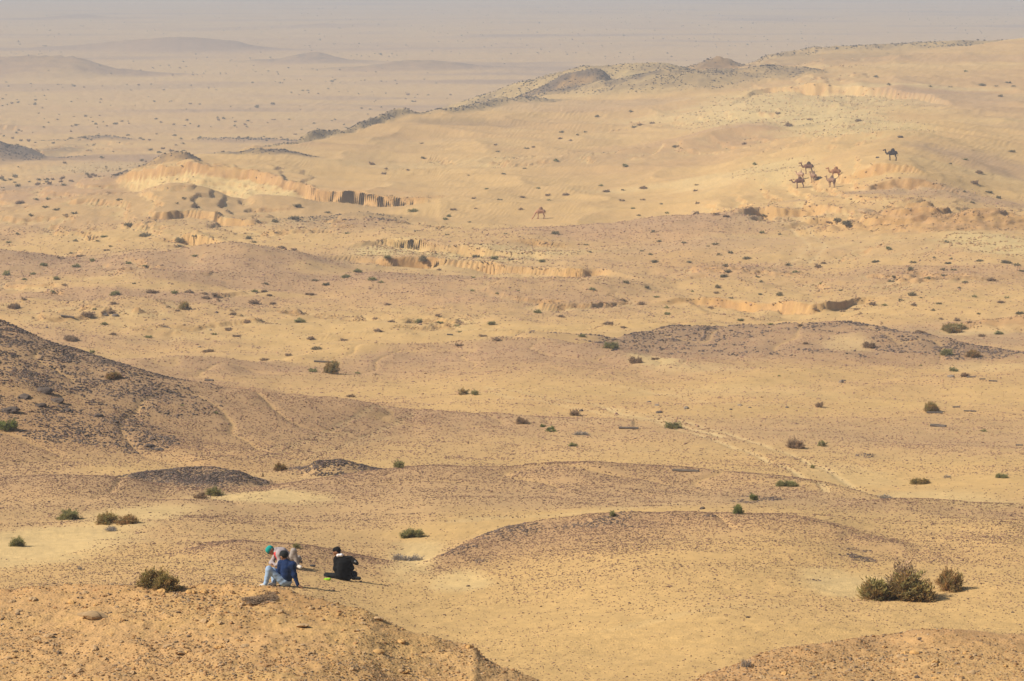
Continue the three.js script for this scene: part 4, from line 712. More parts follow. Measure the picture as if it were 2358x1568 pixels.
// ---------------------------------------------------------------- stone logs and boulders
const logMat = new THREE.MeshStandardMaterial({ vertexColors: true, roughness: 0.9 });
function logGeo(k, len, rad) {
  const g = new THREE.CylinderGeometry(rad * 0.85, rad, len, 12, 10, false), p = g.attributes.position, col = new Float32Array(p.count * 3);
  for (let i = 0; i < p.count; i++) {
    const y = p.getY(i), a = Math.atan2(p.getZ(i), p.getX(i)), f = 1 + 0.16 * noise(Math.cos(a) * 1.6 + k * 5, y / rad * 0.3 + Math.sin(a) * 1.6) + 0.1 * noise(Math.cos(a) * 4 + k, Math.sin(a) * 4 + y / rad), v = 0.8 + 0.5 * noise(a * 2 + k, y / rad * 0.5);
    p.setXYZ(i, p.getX(i) * f, y + 0.1 * rad * noise(a * 1.5, k), p.getZ(i) * f + 0.3 * rad * noise(y / len * 2 + k, 3));
    col[i * 3] = 0.125 * v; col[i * 3 + 1] = 0.098 * v; col[i * 3 + 2] = 0.08 * v;
  }
  g.setAttribute('color', new THREE.BufferAttribute(col, 3)); g.rotateZ(Math.PI / 2); g.computeVertexNormals(); return g;
}
const logs = [
  [0, 1, 468, 622, 92, 16, 0.03, 'short straight black stone log lying on the sandy flat left'], [0, 1, 1145, 694, 62, 12, 0.05, 'small dark stone log right of a pair of black slabs'], [0, 1, 1445, 1064, 64, 18, 0.08, 'stubby grey stone log on the pink slope of the dark hill'],
  [0, 1, 2250, 936, 165, 16, 0.06, 'long dark stone log behind the tall olive shrub'], [1, 1, 1985, 1394, 138, 20, 0.06, 'rusty brown stone log left of the spreading green shrub'], [1, 1, 1885, 852, 75, 12, -0.45, 'slanting dark stone log below the pale green shrub'],
  [1, 1, 750, 746, 42, 12, 0.0, 'short black stone log amid the middle sand flat'], [2, 1, 1740, 1287, 112, 18, 0.08, 'pale grey stone log under the bushy olive shrub with stalks'], [2, 1, 1765, 1380, 112, 26, 0.2, 'thick dark stone log below the pale grey one on the right slope'],
  [2, 1, 1890, 1247, 52, 14, 0.08, 'short stone log right of the bushy olive shrub with stalks'], [2, 1, 1985, 1275, 88, 13, 0.07, 'slim stone log, the rightmost of three near the stalky shrub'], [2, 1, 1992, 1040, 62, 14, 0.15, 'dark stone log right of a dry shrub on the right slope'],
  [2, 1, 2070, 1053, 42, 11, 0.05, 'small stone log between two others on the right slope'], [2, 1, 2143, 1067, 60, 13, 0.1, 'pointed dark stone log at the end of the row on the right slope'], [2, 2, 20, 122, 190, 24, 0.14, 'long pale grey stone log lying along the second dune crest'],
  [2, 1, 2325, 1510, 52, 14, 0.3, 'tilted dark stone log by the edge of the right slope'], [2, 1, 1110, 1062, 34, 10, 0, 'tiny stone log left of the upright grey boulder'],
];
logs.forEach(([c, r, x, y, w, th, turn, label], i) => {
  const q = tileAt(c, r, x, y), p = hit(q[0], q[1]), D = -p.z, len = w / 3 / FO * D, rad = th / 6 / FO * D;
  const m = new THREE.Mesh(logGeo(i, len, rad), logMat); m.position.copy(p).y += rad * 0.55;
  const a = p.x - len / 2, b = p.x + len / 2; m.rotation.set(0, -turn * 2.2, Math.atan2(groundY(b, p.z) - groundY(a, p.z), len));
  put(tag(m, label, 'stone log', 'fallen stone logs on the desert floor'), 'stone_log');
});
const rockMats = [[0.13, 0.10, 0.08], [0.21, 0.165, 0.13], [0.085, 0.06, 0.048], [0.38, 0.25, 0.13], [0.46, 0.27, 0.10]].map((c) => new THREE.MeshStandardMaterial({ color: new THREE.Color().setRGB(...c), roughness: 0.93 }));
const rockGeos = [0, 1, 2, 3, 4].map((k) => stoneShape(k + 11, 0.6, 2));
function rock(px, py, wpx, mat, label, category, group, name = 'boulder', flat = 1) {
  const p = hit(px, py), D = -p.z, r = wpx / FO * D / 2, m = new THREE.Mesh(rockGeos[Math.floor(rnd() * 5)], rockMats[mat]);
  m.position.copy(p).y += r * 0.12; m.scale.set(r, r * flat, r * 0.9); m.rotation.set(rr(-0.15, 0.15), rr(0, 6.28), rr(-0.15, 0.15));
  return put(tag(m, label, category, group), name);
}
for (const [c, r, x, y, w, mat, label, flat] of [
  [2, 1, 1098, 1075, 38, 1, 'upright grey boulder casting a shadow on the open sand', 1.6], [1, 1, 1657, 1272, 32, 0, 'round dark boulder touching a dry brown shrub', 1.3], [2, 1, 1855, 1038, 58, 1, 'grey slab below the green shrub on the right slope', 0.8], [2, 1, 25, 1255, 48, 1, 'grey boulder on the slope right of the small stone cluster', 0.9],
  [1, 1, 2182, 1235, 42, 1, 'pale grey boulder, largest of the small stone cluster', 0.9], [1, 1, 2125, 1210, 30, 0, 'dark slab in the small stone cluster above the wheel tracks', 0.7], [1, 1, 2195, 1282, 60, 2, 'flat dark slab below the small stone cluster', 0.4], [2, 1, 332, 1262, 24, 2, 'small dark boulder on the slope left of a tawny shrub', 1],
  [2, 1, 720, 1248, 28, 0, 'dark boulder left of the line of stones', 1], [2, 1, 395, 1233, 36, 1, 'flat brown stone uphill of a small dark boulder', 0.6], [2, 1, 462, 1248, 30, 1, 'low brown stone beside a flat one', 0.6], [0, 1, 725, 608, 48, 0, 'left one of two black slabs on the sandy flat', 0.7], [0, 1, 795, 614, 52, 0, 'right one of two black slabs on the sandy flat', 0.6],
  [0, 1, 325, 697, 24, 2, 'small black boulder behind the dark hill', 1], [0, 1, 1495, 592, 22, 2, 'black stone on the flat right of a tawny shrub', 1.2], [0, 1, 1132, 640, 32, 1, 'pale grey slab on the sandy flat', 0.5], [0, 1, 1455, 713, 26, 1, 'grey stone near two small dry shrubs', 0.7], [0, 1, 1378, 830, 30, 1, 'grey stone left of a dry shrub behind the pink rise', 0.6],
  [0, 2, 1807, 155, 44, 3, 'tan pointed boulder between the two black mounds', 1.5], [0, 2, 1862, 187, 34, 3, 'small brown stone below the tan boulder', 0.6], [1, 2, 878, 915, 30, 2, 'dark reddish stone in the sandy hollow', 1.0], [1, 2, 1650, 920, 20, 2, 'black stone alone on the middle dune face', 0.9], [2, 2, 450, 1130, 36, 2, 'lone black stone on the smooth near slope', 0.8],
  [2, 2, 2087, 1113, 20, 2, 'small black stone right of the biggest shrub', 0.8], [2, 2, 2278, 1095, 26, 2, 'dark stone close to the edge of the right dune', 0.7], [2, 2, 135, 380, 48, 2, 'largest dark boulder at the left of the black stones on the second dune', 0.8], [2, 2, 220, 865, 22, 2, 'small dark stone on the middle dune flank', 0.8], [2, 2, 1620, 1545, 44, 2, 'blackish stone on the near right ledge', 0.8],
  [1, 2, 1398, 108, 22, 2, 'black stone on the long second dune crest', 0.8], [2, 0, 85, 1482, 80, 3, 'brown boulder lump on the slope below the camel herd', 0.9], [2, 0, 1505, 950, 48, 2, 'dark rock on the pale slope above the herd', 0.7], [2, 0, 1345, 1090, 34, 2, 'dark rock just left of the black camel', 0.6], [2, 0, 1280, 1470, 120, 3, 'broad brown outcrop beside the orange knob', 0.5], [0, 0, 612, 1042, 44, 3, 'reddish rock on the far ground left of the cliff', 0.7],
  [0, 2, 635, 1125, 185, 3, 'large flat grey-tan slab on the near left ledge', 0.45], [0, 2, 590, 965, 64, 3, 'squat brown rock near the rim of the left ledge', 0.9], [0, 2, 85, 1025, 58, 3, 'blocky brown rock at the left of the ledge', 0.8], [0, 2, 230, 1010, 80, 3, 'grey-brown lump left of the flat slab', 0.8], [0, 2, 1320, 960, 78, 4, 'orange rock knob, left of a pair on the ledge rim', 0.9], [0, 2, 1408, 955, 70, 4, 'orange rock knob, right of a pair on the ledge rim', 0.8],
  [0, 2, 1115, 950, 70, 4, 'orange clod under the large olive shrub', 0.7], [0, 2, 1940, 1095, 52, 3, 'pointed rock on the ledge below the wide low tuft', 1.1], [0, 2, 2150, 1070, 46, 3, 'small peaked rock on the ledge right of the pointed one', 1.0], [0, 2, 1520, 1170, 48, 3, 'tilted brown rock in the middle of the left ledge', 0.9], [0, 2, 430, 1550, 50, 3, 'brown rock at the lower picture edge on the left ledge', 1.2], [0, 2, 1690, 1330, 84, 3, 'low flat rock casting a line of shade on the ledge', 0.4],
  [0, 2, 2090, 1190, 110, 3, 'thin layered slab on the right half of the left ledge', 0.35], [0, 2, 1250, 1375, 90, 3, 'dark edged slab low on the left ledge', 0.4], [1, 2, 415, 1300, 80, 4, 'orange rock on the tip of the left ledge', 0.7], [1, 2, 885, 1340, 60, 4, 'orange block at the overhanging end of the left ledge', 1.3], [1, 2, 250, 1370, 90, 4, 'orange slab along the lower lip of the left ledge', 0.5], [1, 2, 255, 1140, 80, 3, 'brown flat rock near the sloping rim of the left ledge', 0.6]]) {
  const q = tileAt(c, r, x, y); rock(q[0], q[1], w / 3, mat, label, 'rock', undefined, mat > 2 ? 'rock' : 'boulder', flat);
}
for (const [px, py, w, say] of [[22, 948, 46, 'lowest black slab of the outcrop beside the bright green shrub'], [58, 915, 34, 'middle black slab of the outcrop on the dark hill'], [100, 903, 50, 'long black slab crowning the outcrop on the dark hill'], [132, 925, 40, 'jagged black slab at the right of the outcrop'], [95, 935, 30, 'small black slab in front of the crowning one'], [155, 945, 22, 'black rock just right of the outcrop'], [228, 958, 26, 'black rock on the spur between outcrop and stone pile'], [265, 972, 20, 'smaller black rock on the spur below the outcrop'], [345, 1028, 30, 'left black block of the stone pile at the end of the spur'], [368, 1036, 26, 'right black block of the stone pile at the end of the spur'], [350, 1012, 16, 'black stone above the stone pile of the spur']])
  rock(px, py, w, 2, say, 'rock', 'black rocks on the spur of the dark hill', 'black_rock', rr(0.35, 0.6));
for (let i = 0; i < 240; i++) {                                          // the loose rocks on the two near ledges that show largest
  const right = i > 170, px = right ? rr(1650, 2358) : rr(0, 1180), lo = right ? 1470 + (2050 - px) * (px < 2050 ? 0.26 : 0) : px < 640 ? 1368 : px < 860 ? 1400 : 1480, py = lo + 8 + (1560 - lo) * rnd();
  if (py > 1562 || py < lo) continue;
  const big = rnd() < 0.25;
  rock(px, py, big ? rr(13, 24) : rr(6, 13), rnd() < 0.6 ? 3 : 4, right ? 'loose rock lying on the near right ledge' : 'loose rock lying on the near left ledge', 'rock', right ? 'loose rocks on the near right ledge' : 'loose rocks on the near left ledge', 'rock', rr(0.5, 1));
}
// ---------------------------------------------------------------- living figures: smooth unions of tapered limbs, meshed on a grid
const blend = (a, b, k) => { const h = Math.max(k - Math.abs(a - b), 0) / k; return Math.min(a, b) - h * h * k * 0.25; };
function limb(p, a, b, ra, rb) {
  const bx = b[0] - a[0], by = b[1] - a[1], bz = b[2] - a[2], px = p[0] - a[0], py = p[1] - a[1], pz = p[2] - a[2];
  const t = clamp((px * bx + py * by + pz * bz) / (bx * bx + by * by + bz * bz + 1e-9));
  return Math.hypot(px - bx * t, py - by * t, pz - bz * t) - mix(ra, rb, t);
}
const egg = (p, c, r) => { const x = (p[0] - c[0]) / r[0], y = (p[1] - c[1]) / r[1], z = (p[2] - c[2]) / r[2], k = Math.hypot(x, y, z); return (k - 1) * Math.min(...r) * (k > 1 ? 1 : 0.9); };
function field(shapes, k) { return (p) => { let d = 1e9; for (const s of shapes) { const v = s.length === 4 ? limb(p, s[0], s[1], s[2], s[3]) : egg(p, s[0], s[1]); d = blend(d, v, k); } return d; }; }
function boundsOf(shapes, pad) {
  const lo = [1e9, 1e9, 1e9], hi = [-1e9, -1e9, -1e9], add = (c, r) => { for (let i = 0; i < 3; i++) { const q = r.length ? r[i] : r; lo[i] = Math.min(lo[i], c[i] - q - pad); hi[i] = Math.max(hi[i], c[i] + q + pad); } };
  for (const s of shapes) if (s.length === 4) { add(s[0], s[2]); add(s[1], s[3]); } else add(s[0], s[1]);
  return [lo, hi];
}
function skin(f, lo, hi, cell, color) {                                   // surface nets
  const n = [0, 1, 2].map((i) => Math.ceil((hi[i] - lo[i]) / cell) + 1), [nx, ny, nz] = n, F = new Float32Array(nx * ny * nz), id = (i, j, k) => (k * ny + j) * nx + i;
  for (let k = 0; k < nz; k++) for (let j = 0; j < ny; j++) for (let i = 0; i < nx; i++) F[id(i, j, k)] = f([lo[0] + i * cell, lo[1] + j * cell, lo[2] + k * cell]);
  const V = new Int32Array(nx * ny * nz).fill(-1), pos = [], idx = [];
  for (let k = 0; k < nz - 1; k++) for (let j = 0; j < ny - 1; j++) for (let i = 0; i < nx - 1; i++) {
    let c = 0, x = 0, y = 0, z = 0;
    const g = [];
    for (let q = 0; q < 8; q++) g.push(F[id(i + (q & 1), j + (q >> 1 & 1), k + (q >> 2))]);
    for (const [a, b] of [[0, 1], [2, 3], [4, 5], [6, 7], [0, 2], [1, 3], [4, 6], [5, 7], [0, 4], [1, 5], [2, 6], [3, 7]]) if ((g[a] < 0) !== (g[b] < 0)) {
      const t = g[a] / (g[a] - g[b]); c++;
      x += mix(a & 1, b & 1, t); y += mix(a >> 1 & 1, b >> 1 & 1, t); z += mix(a >> 2, b >> 2, t);
    }
    if (c) { V[id(i, j, k)] = pos.length / 3; pos.push(lo[0] + (i + x / c) * cell, lo[1] + (j + y / c) * cell, lo[2] + (k + z / c) * cell); }
  }
  const quad = (a, b, c, d, flip) => { if (a < 0 || b < 0 || c < 0 || d < 0) return; if (flip) idx.push(a, c, b, a, d, c); else idx.push(a, b, c, a, c, d); };
  for (let k = 1; k < nz - 1; k++) for (let j = 1; j < ny - 1; j++) for (let i = 1; i < nx - 1; i++) {
    const v = F[id(i, j, k)] < 0;
    if (v !== F[id(i + 1, j, k)] < 0) quad(V[id(i, j - 1, k - 1)], V[id(i, j, k - 1)], V[id(i, j, k)], V[id(i, j - 1, k)], !v);
    if (v !== F[id(i, j + 1, k)] < 0) quad(V[id(i - 1, j, k - 1)], V[id(i - 1, j, k)], V[id(i, j, k)], V[id(i, j, k - 1)], !v);
    if (v !== F[id(i, j, k + 1)] < 0) quad(V[id(i - 1, j - 1, k)], V[id(i, j - 1, k)], V[id(i, j, k)], V[id(i - 1, j, k)], !v);
  }
  const g = new THREE.BufferGeometry(); g.setAttribute('position', new THREE.Float32BufferAttribute(pos, 3)); g.setIndex(idx); g.computeVertexNormals();
  if (color) { const c = []; for (let i = 0; i < pos.length; i += 3) c.push(...color([pos[i], pos[i + 1], pos[i + 2]])); g.setAttribute('color', new THREE.Float32BufferAttribute(c, 3)); }
  return g;
}
const mesh1 = (shapes, k, cell, color) => { const [lo, hi] = boundsOf(shapes, cell * 2.5 + 0.01); return skin(field(shapes, k), lo, hi, cell, color); };

// camels: facing -x, feet on y = 0
const furMat = new THREE.MeshStandardMaterial({ vertexColors: true, roughness: 0.95 });
function camelGeo(o) {
  const up = o.neck, S = [];
  S.push([[-0.52, 1.36, 0], [0.5, 1.38, 0], 0.33, 0.30], [[-0.45, 1.22, 0], [0.2, 1.24, 0], 0.30, 0.27], [[0.3, 1.30, 0], [0.58, 1.32, 0], 0.27, 0.24]);   // trunk, deep chest, rump
  S.push([[-0.02, 1.74, 0], [0.36, 0.34, 0.2]], [[0.02, 1.92, 0], [0.22, 0.22, 0.13]]);                                                      // hump
  let head, dir;
  if (up === 'low') { S.push([[-0.72, 1.28, 0], [-1.02, 1.02, 0], 0.20, 0.14], [[-1.02, 1.02, 0], [-1.34, 1.10, 0], 0.14, 0.11], [[-1.34, 1.10, 0], [-1.48, 1.42, 0], 0.11, 0.10]); head = [-1.5, 1.48, 0]; dir = [-0.95, -0.25, 0]; }
  else if (up === 'graze') { S.push([[-0.72, 1.32, 0], [-1.02, 0.98, 0], 0.19, 0.13], [[-1.02, 0.98, 0], [-1.2, 0.52, 0], 0.13, 0.10], [[-1.2, 0.52, 0], [-1.36, 0.34, 0], 0.10, 0.10]); head = [-1.4, 0.3, 0]; dir = [-0.6, -0.8, 0]; }
  else { S.push([[-0.72, 1.30, 0], [-0.98, 1.16, 0], 0.20, 0.15], [[-0.98, 1.16, 0], [-1.2, 1.38, 0], 0.15, 0.12], [[-1.2, 1.38, 0], [-1.3, 1.82, 0], 0.12, 0.095]); head = [-1.32, 1.88, 0]; dir = [-0.96, -0.22, 0]; }
  const at = (t, y = 0, z = 0) => [head[0] + dir[0] * t - dir[1] * y, head[1] + dir[1] * t + (dir[0] < -0.7 ? 1 : 0.8) * y, head[2] + z];
  S.push([at(0), at(0.22), 0.105, 0.085], [at(0.22), at(0.42), 0.08, 0.062], [at(0.2, -0.05), at(0.38, -0.06), 0.05, 0.04]);
  for (const z of [-1, 1]) S.push([at(-0.04, 0.08, 0.07 * z), at(-0.07, 0.16, 0.09 * z), 0.03, 0.018], [at(0.1, 0.08, 0.06 * z), at(0.14, 0.08, 0.06 * z), 0.03, 0.02]);
  const legs = o.step ?? [0, 0.1, -0.06, 0.1];
  for (const [q, z] of [[0, -0.17], [1, 0.17]]) {
    const f = legs[q], b = legs[q + 2];
    S.push([[-0.5, 1.2, z], [-0.52, 0.86, z], 0.17, 0.09], [[-0.52, 0.86, z], [-0.5 + f * 0.5, 0.5, z], 0.085, 0.07], [[-0.5 + f * 0.5, 0.5, z], [-0.5 + f, 0.08, z], 0.058, 0.045], [[-0.5 + f, 0.06, z], [-0.58 + f, 0.05, z], 0.07, 0.075]);
    S.push([[0.5, 1.22, z], [0.44 + b * 0.3, 0.88, z], 0.2, 0.11], [[0.44 + b * 0.3, 0.88, z], [0.58 + b * 0.6, 0.5, z], 0.095, 0.062], [[0.58 + b * 0.6, 0.5, z], [0.54 + b, 0.08, z], 0.055, 0.042], [[0.54 + b, 0.06, z], [0.46 + b, 0.05, z], 0.068, 0.072]);
  }
  S.push([[0.76, 1.42, 0], [0.88, 1.15, 0], 0.045, 0.03], [[0.88, 1.15, 0], [0.88, 0.82, 0], 0.03, 0.045]);
  const c0 = o.color, c1 = o.dark ?? c0.map((v) => v * 0.55), c2 = o.light ?? c0.map((v) => v * 1.15);
  return mesh1(S, 0.07, 0.034, (p) => {
    const n = noise(p[0] * 3 + o.k * 9, p[1] * 3 + p[2] * 2), hump = sst(1.5, 1.8, p[1] + 0.1 * n) * sst(-0.6, -0.3, p[0]), rump = sst(0.1, 0.5, p[0] + 0.1 * n) * 0.6, leg = sst(0.8, 0.5, p[1]), neck = sst(-0.75, -1.0, p[0]);
    const d = clamp(Math.max(hump, rump * (o.rump ?? 0.6)) * (o.patch ?? 0.8)), l = clamp(Math.max(leg * 0.5, neck * (o.neckLight ?? 0.7)));
    return [0, 1, 2].map((i) => mix(mix(c0[i], c2[i], l), c1[i], d) * (1 + 0.12 * n));
  });
}
const camelSpot = (zx, zy) => [(2330 + zx / 5.895) / 1.3028, (420 + zy / 5.895) / 1.3028];
for (const [q, size, turn, o, label] of [
  [camelSpot(565, 598), 2.2, 0.12, { neck: 'up', color: [0.169, 0.081, 0.046], dark: [0.05, 0.03, 0.024], patch: 0.9, k: 1, neckLight: 0.5 }, 'big dark brown camel standing at the back of the herd'],
  [camelSpot(425, 706), 1.72, 0.75, { neck: 'up', color: [0.390, 0.247, 0.163], patch: 0.4, k: 2 }, 'pale tan camel half hidden behind the dark reddish one'],
  [camelSpot(410, 850), 2.05, 0.1, { neck: 'low', color: [0.150, 0.065, 0.039], patch: 0.4, k: 3, step: [0.1, -0.04, 0.02, 0.14] }, 'dark reddish camel with lowered neck at the front left of the herd'],
  [camelSpot(650, 756), 2.08, 1.2, { neck: 'up', color: [0.260, 0.150, 0.091], dark: [0.10, 0.055, 0.035], patch: 0.7, k: 4 }, 'brown camel seen from behind in the middle of the herd'],
  [camelSpot(1045, 686), 2.15, 0.05, { neck: 'up', color: [0.325, 0.156, 0.072], patch: 0.3, k: 5, step: [0, 0.05, -0.1, 0.12] }, 'ginger brown camel at the right of the herd, neck stretched left'],
  [camelSpot(975, 851), 2.05, 0.85, { neck: 'up', color: [0.247, 0.143, 0.091], dark: [0.07, 0.04, 0.03], patch: 0.7, neckLight: -0.3, k: 6 }, 'brown camel with dark head standing at the front right of the herd'],
  [camelSpot(2050, 360), 2.1, 0.08, { neck: 'up', color: [0.035, 0.024, 0.022], dark: [0.022, 0.016, 0.016], light: [0.045, 0.03, 0.026], k: 7, step: [0, 0.08, 0.02, 0.12] }, 'black camel standing alone on the terrace above the herd'],
  [[(1560 + 985 / 15.68) / 1.3028, (580 + 1186 / 15.68) / 1.3028], 2.05, 0.04, { neck: 'graze', color: [0.390, 0.202, 0.111], dark: [0.16, 0.09, 0.06], patch: 0.7, rump: 1, k: 8, step: [-0.05, 0.06, -0.04, 0.16] }, 'red-brown camel grazing alone on the open flat, head to the ground']]) {
  const p = hit(q[0], q[1]), m = new THREE.Mesh(camelGeo(o), furMat), k = size / 2.12;
  m.position.copy(p); m.position.y -= 0.02; m.rotation.y = -turn; m.scale.setScalar(k);
  put(tag(m, label, 'camel', 'camels roaming the desert slopes'), 'camel'); console.log('camel', p.toArray().map((v) => v.toFixed(1)).join(' '));
}

// people: local metres, x to the right of the picture, y up, z towards the lookout
const plain = (c, r = 0.95) => new THREE.MeshPhysicalMaterial({ color: new THREE.Color().setRGB(...c), roughness: r, specularIntensity: 0.25 });
const skinMat = plain([0.30, 0.155, 0.09], 0.6), shoeMat = plain([0.55, 0.53, 0.52]), blackMat = plain([0.007, 0.007, 0.008]), eyeMat = plain([0.03, 0.02, 0.02], 0.3);
const nrm = (v) => { const l = Math.hypot(...v); return v.map((x) => x / l); }, cross = (a, b) => [a[1] * b[2] - a[2] * b[1], a[2] * b[0] - a[0] * b[2], a[0] * b[1] - a[1] * b[0]];
const off = (p, ...terms) => { const o = [...p]; for (const [v, t] of terms) for (let i = 0; i < 3; i++) o[i] += v[i] * t; return o; };
function handShapes(w, dir, palm, side, curl) {                            // wrist, finger direction, palm normal, side of the thumb
  const d = nrm(dir), n = nrm(palm), s = cross(n, d).map((v) => v * side), S = [];
  S.push([w, off(w, [d, 0.045]), 0.024, 0.026], [off(w, [d, 0.04], [s, 0.022]), off(w, [d, 0.085], [s, 0.026]), 0.017, 0.014], [off(w, [d, 0.04], [s, -0.018]), off(w, [d, 0.08], [s, -0.024]), 0.017, 0.014], [off(w, [d, 0.04]), off(w, [d, 0.088]), 0.018, 0.015]);
  [[0.028, 0.066], [0.010, 0.074], [-0.009, 0.068], [-0.027, 0.052]].forEach(([a, len]) => {
    let b = off(w, [d, 0.085], [s, a]), ang = 0.15;
    for (const f of [0.45, 0.32, 0.23]) { ang += curl; const e = off(b, [d, Math.cos(ang) * len * f * 1.0], [n, Math.sin(ang) * len * f]); S.push([b, e, 0.0095, 0.0082]); b = e; }
  });
  const b = off(w, [d, 0.025], [s, 0.03]), e = off(b, [d, 0.03], [s, 0.026], [n, 0.006]); S.push([b, e, 0.012, 0.0105], [e, off(e, [d, 0.03], [s, 0.006], [n, 0.012 * (1 + curl)]), 0.0105, 0.009]);
  return S;
}
function headShapes(c, face, up) {                                         // face: where the nose points
  const f = nrm(face), u = nrm(up), r = cross(f, u), at = (a, b, s) => off(c, [f, a], [u, b], [r, s]);
  return { shapes: [[at(-0.015, 0.03, 0), at(0.012, 0.03, 0), 0.095, 0.088], [at(0.02, -0.03, 0), at(0.045, -0.075, 0), 0.07, 0.042], [at(0.092, 0.0, 0), at(0.108, -0.028, 0), 0.012, 0.016], [at(0.085, -0.058, -0.018), at(0.085, -0.058, 0.018), 0.012, 0.012], [at(-0.005, 0.012, 0.086), at(-0.012, -0.026, 0.084), 0.017, 0.012], [at(-0.005, 0.012, -0.086), at(-0.012, -0.026, -0.084), 0.017, 0.012]], at };
}
function person(seat, o, label) {
  const g = new THREE.Group(), P = o.j, body = [], add = (a, b, ra, rb) => body.push([a, b, ra, rb]);
  const trunk = [[P.pelvis, P.belly, 0.135, 0.125], [P.belly, P.chest, 0.13, 0.14], [P.chest, P.neck, 0.12, 0.06], [P.shL, P.shR, 0.075, 0.075]];
  const arm = (s) => [[P['sh' + s], P['el' + s], 0.062, 0.046], [P['el' + s], P['wr' + s], 0.044, 0.03]], leg = (s) => [[P['hip' + s], P['kn' + s], 0.088, 0.062], [P['kn' + s], P['an' + s], 0.06, 0.04]];
  const foot = (s) => [[P['an' + s], P['to' + s], 0.042, 0.035]];
  const hd = headShapes(P.head, o.face, o.up);
  body.push(...trunk.map((s) => [s[0], s[1], s[2] * 0.85, s[3] * 0.85]), ...arm('L').concat(arm('R'), leg('L'), leg('R')).map((s) => [s[0], s[1], s[2] * 0.86, s[3] * 0.86]), ...foot('L').map((s) => [s[0], s[1], 0.035, 0.028]), ...foot('R').map((s) => [s[0], s[1], 0.035, 0.028]), [P.neck, hd.at(-0.01, -0.05, 0), 0.056, 0.052]);
  const bits = [mesh1(body, 0.04, 0.013), mesh1(hd.shapes, 0.02, 0.0045)];
  for (const s of ['L', 'R']) bits.push(mesh1(handShapes(P['wr' + s], o['hand' + s][0], o['hand' + s][1], s === 'L' ? 1 : -1, o['hand' + s][2]), 0.008, 0.0036));
  part(g, 'body', mergeGeometries(bits), skinMat);
  for (const s of [-1, 1]) { const e = part(g, 'eye', new THREE.SphereGeometry(0.009, 8, 6), eyeMat); e.position.set(...hd.at(0.088, 0.015, 0.032 * s)); }
  const wrinkle = (f, a) => (p) => f(p) + a * noise(p[0] * 9 + p[2] * 4, p[1] * 14) + a * 0.6 * noise(p[1] * 24 + p[0] * 10, p[2] * 20 + p[0] * 6);
  const cloth = (name, shapes, k, mat, fat, a = 0.006) => { const S = shapes.map((s) => s.length === 4 ? [s[0], s[1], s[2] + fat, s[3] + fat] : s), [lo, hi] = boundsOf(S, 0.05); return part(g, name, skin(wrinkle(field(S, k), a), lo, hi, 0.012), mat); };
  cloth('jacket', [...trunk, ...arm('L'), ...arm('R'), ...(o.jacketMore ?? [])], 0.07, o.jacket, 0.016);
  cloth('trousers', [[P.pelvis, off(P.pelvis, [[0, 1, 0], 0.04]), 0.14, 0.13], ...leg('L'), ...leg('R')], 0.06, o.trousers, 0.018, 0.008);
  for (const s of ['L', 'R']) cloth('shoe', foot(s), 0.03, o.shoe ?? shoeMat, 0.012, 0.001);
  if (o.hair) part(g, 'hair', mesh1([[hd.at(-0.03, 0.045, 0), hd.at(0.005, 0.06, 0), 0.1, 0.088], [hd.at(-0.05, 0.0, 0), hd.at(-0.045, -0.03, 0), 0.075, 0.05]], 0.03, 0.007), o.hair);
  if (o.cap) { const c = part(g, 'cap', mesh1([[hd.at(-0.035, 0.05, 0), hd.at(0.01, 0.066, 0), 0.105, 0.096]], 0.03, 0.008), o.cap); if (o.brim) part(c, 'cap_brim', mesh1([[hd.at(0.07, 0.045, -0.045), hd.at(0.07, 0.045, 0.045), 0.014, 0.014], [hd.at(0.09, 0.04, -0.03), hd.at(0.09, 0.04, 0.03), 0.016, 0.016], [hd.at(0.115, 0.032, -0.02), hd.at(0.115, 0.032, 0.02), 0.014, 0.014]], 0.03, 0.006), o.brim); }
  for (const [name, shapes, k, mat] of o.extra ?? []) part(g, name, mesh1(shapes, k, 0.008), mat);
  const p = hit(...seat); g.position.copy(p).y += 0.0; g.position.y += o.lift ?? 0;
  if (o.turn) g.rotation.y = o.turn;
  put(tag(g, label, 'person'), 'person'); console.log('person', p.toArray().map((v) => v.toFixed(2)).join(' '));
  return g;
}
const peopleSpot = (zx, zy) => [(740 + zx / 5.895) / 1.3028, (1600 + zy / 5.895) / 1.3028];
person(peopleSpot(670, 930), {
  j: { pelvis: [0.04, 0.13, 0], belly: [0.06, 0.3, 0.01], chest: [0.07, 0.46, 0], neck: [0.05, 0.66, -0.03], shL: [-0.08, 0.58, -0.08], shR: [0.23, 0.57, 0.04], elL: [-0.16, 0.36, -0.12], wrL: [-0.30, 0.30, -0.2], elR: [0.27, 0.32, 0.10], wrR: [0.36, 0.07, 0.16],
    head: [-0.01, 0.775, -0.06], hipL: [-0.03, 0.13, 0.08], knL: [-0.39, 0.47, 0.10], anL: [-0.48, 0.07, 0.16], toL: [-0.6, 0.045, 0.18], hipR: [0.0, 0.13, -0.08], knR: [-0.31, 0.36, -0.16], anR: [-0.26, 0.07, 0.02], toR: [-0.38, 0.045, 0.06] },
  face: [-0.7, -0.25, -0.6], up: [-0.2, 0.95, -0.1], handL: [[-0.9, -0.1, -0.2], [0, -1, 0], 0.35], handR: [[0.8, -0.35, 0.3], [0, -1, 0], 0.05],
  jacket: plain([0.011, 0.026, 0.085]), trousers: plain([0.27, 0.38, 0.56]), cap: plain([0.016, 0.018, 0.02]), lift: 0.0,
}, 'seated person in navy jacket, pale blue jeans and dark cap, leaning on one arm');
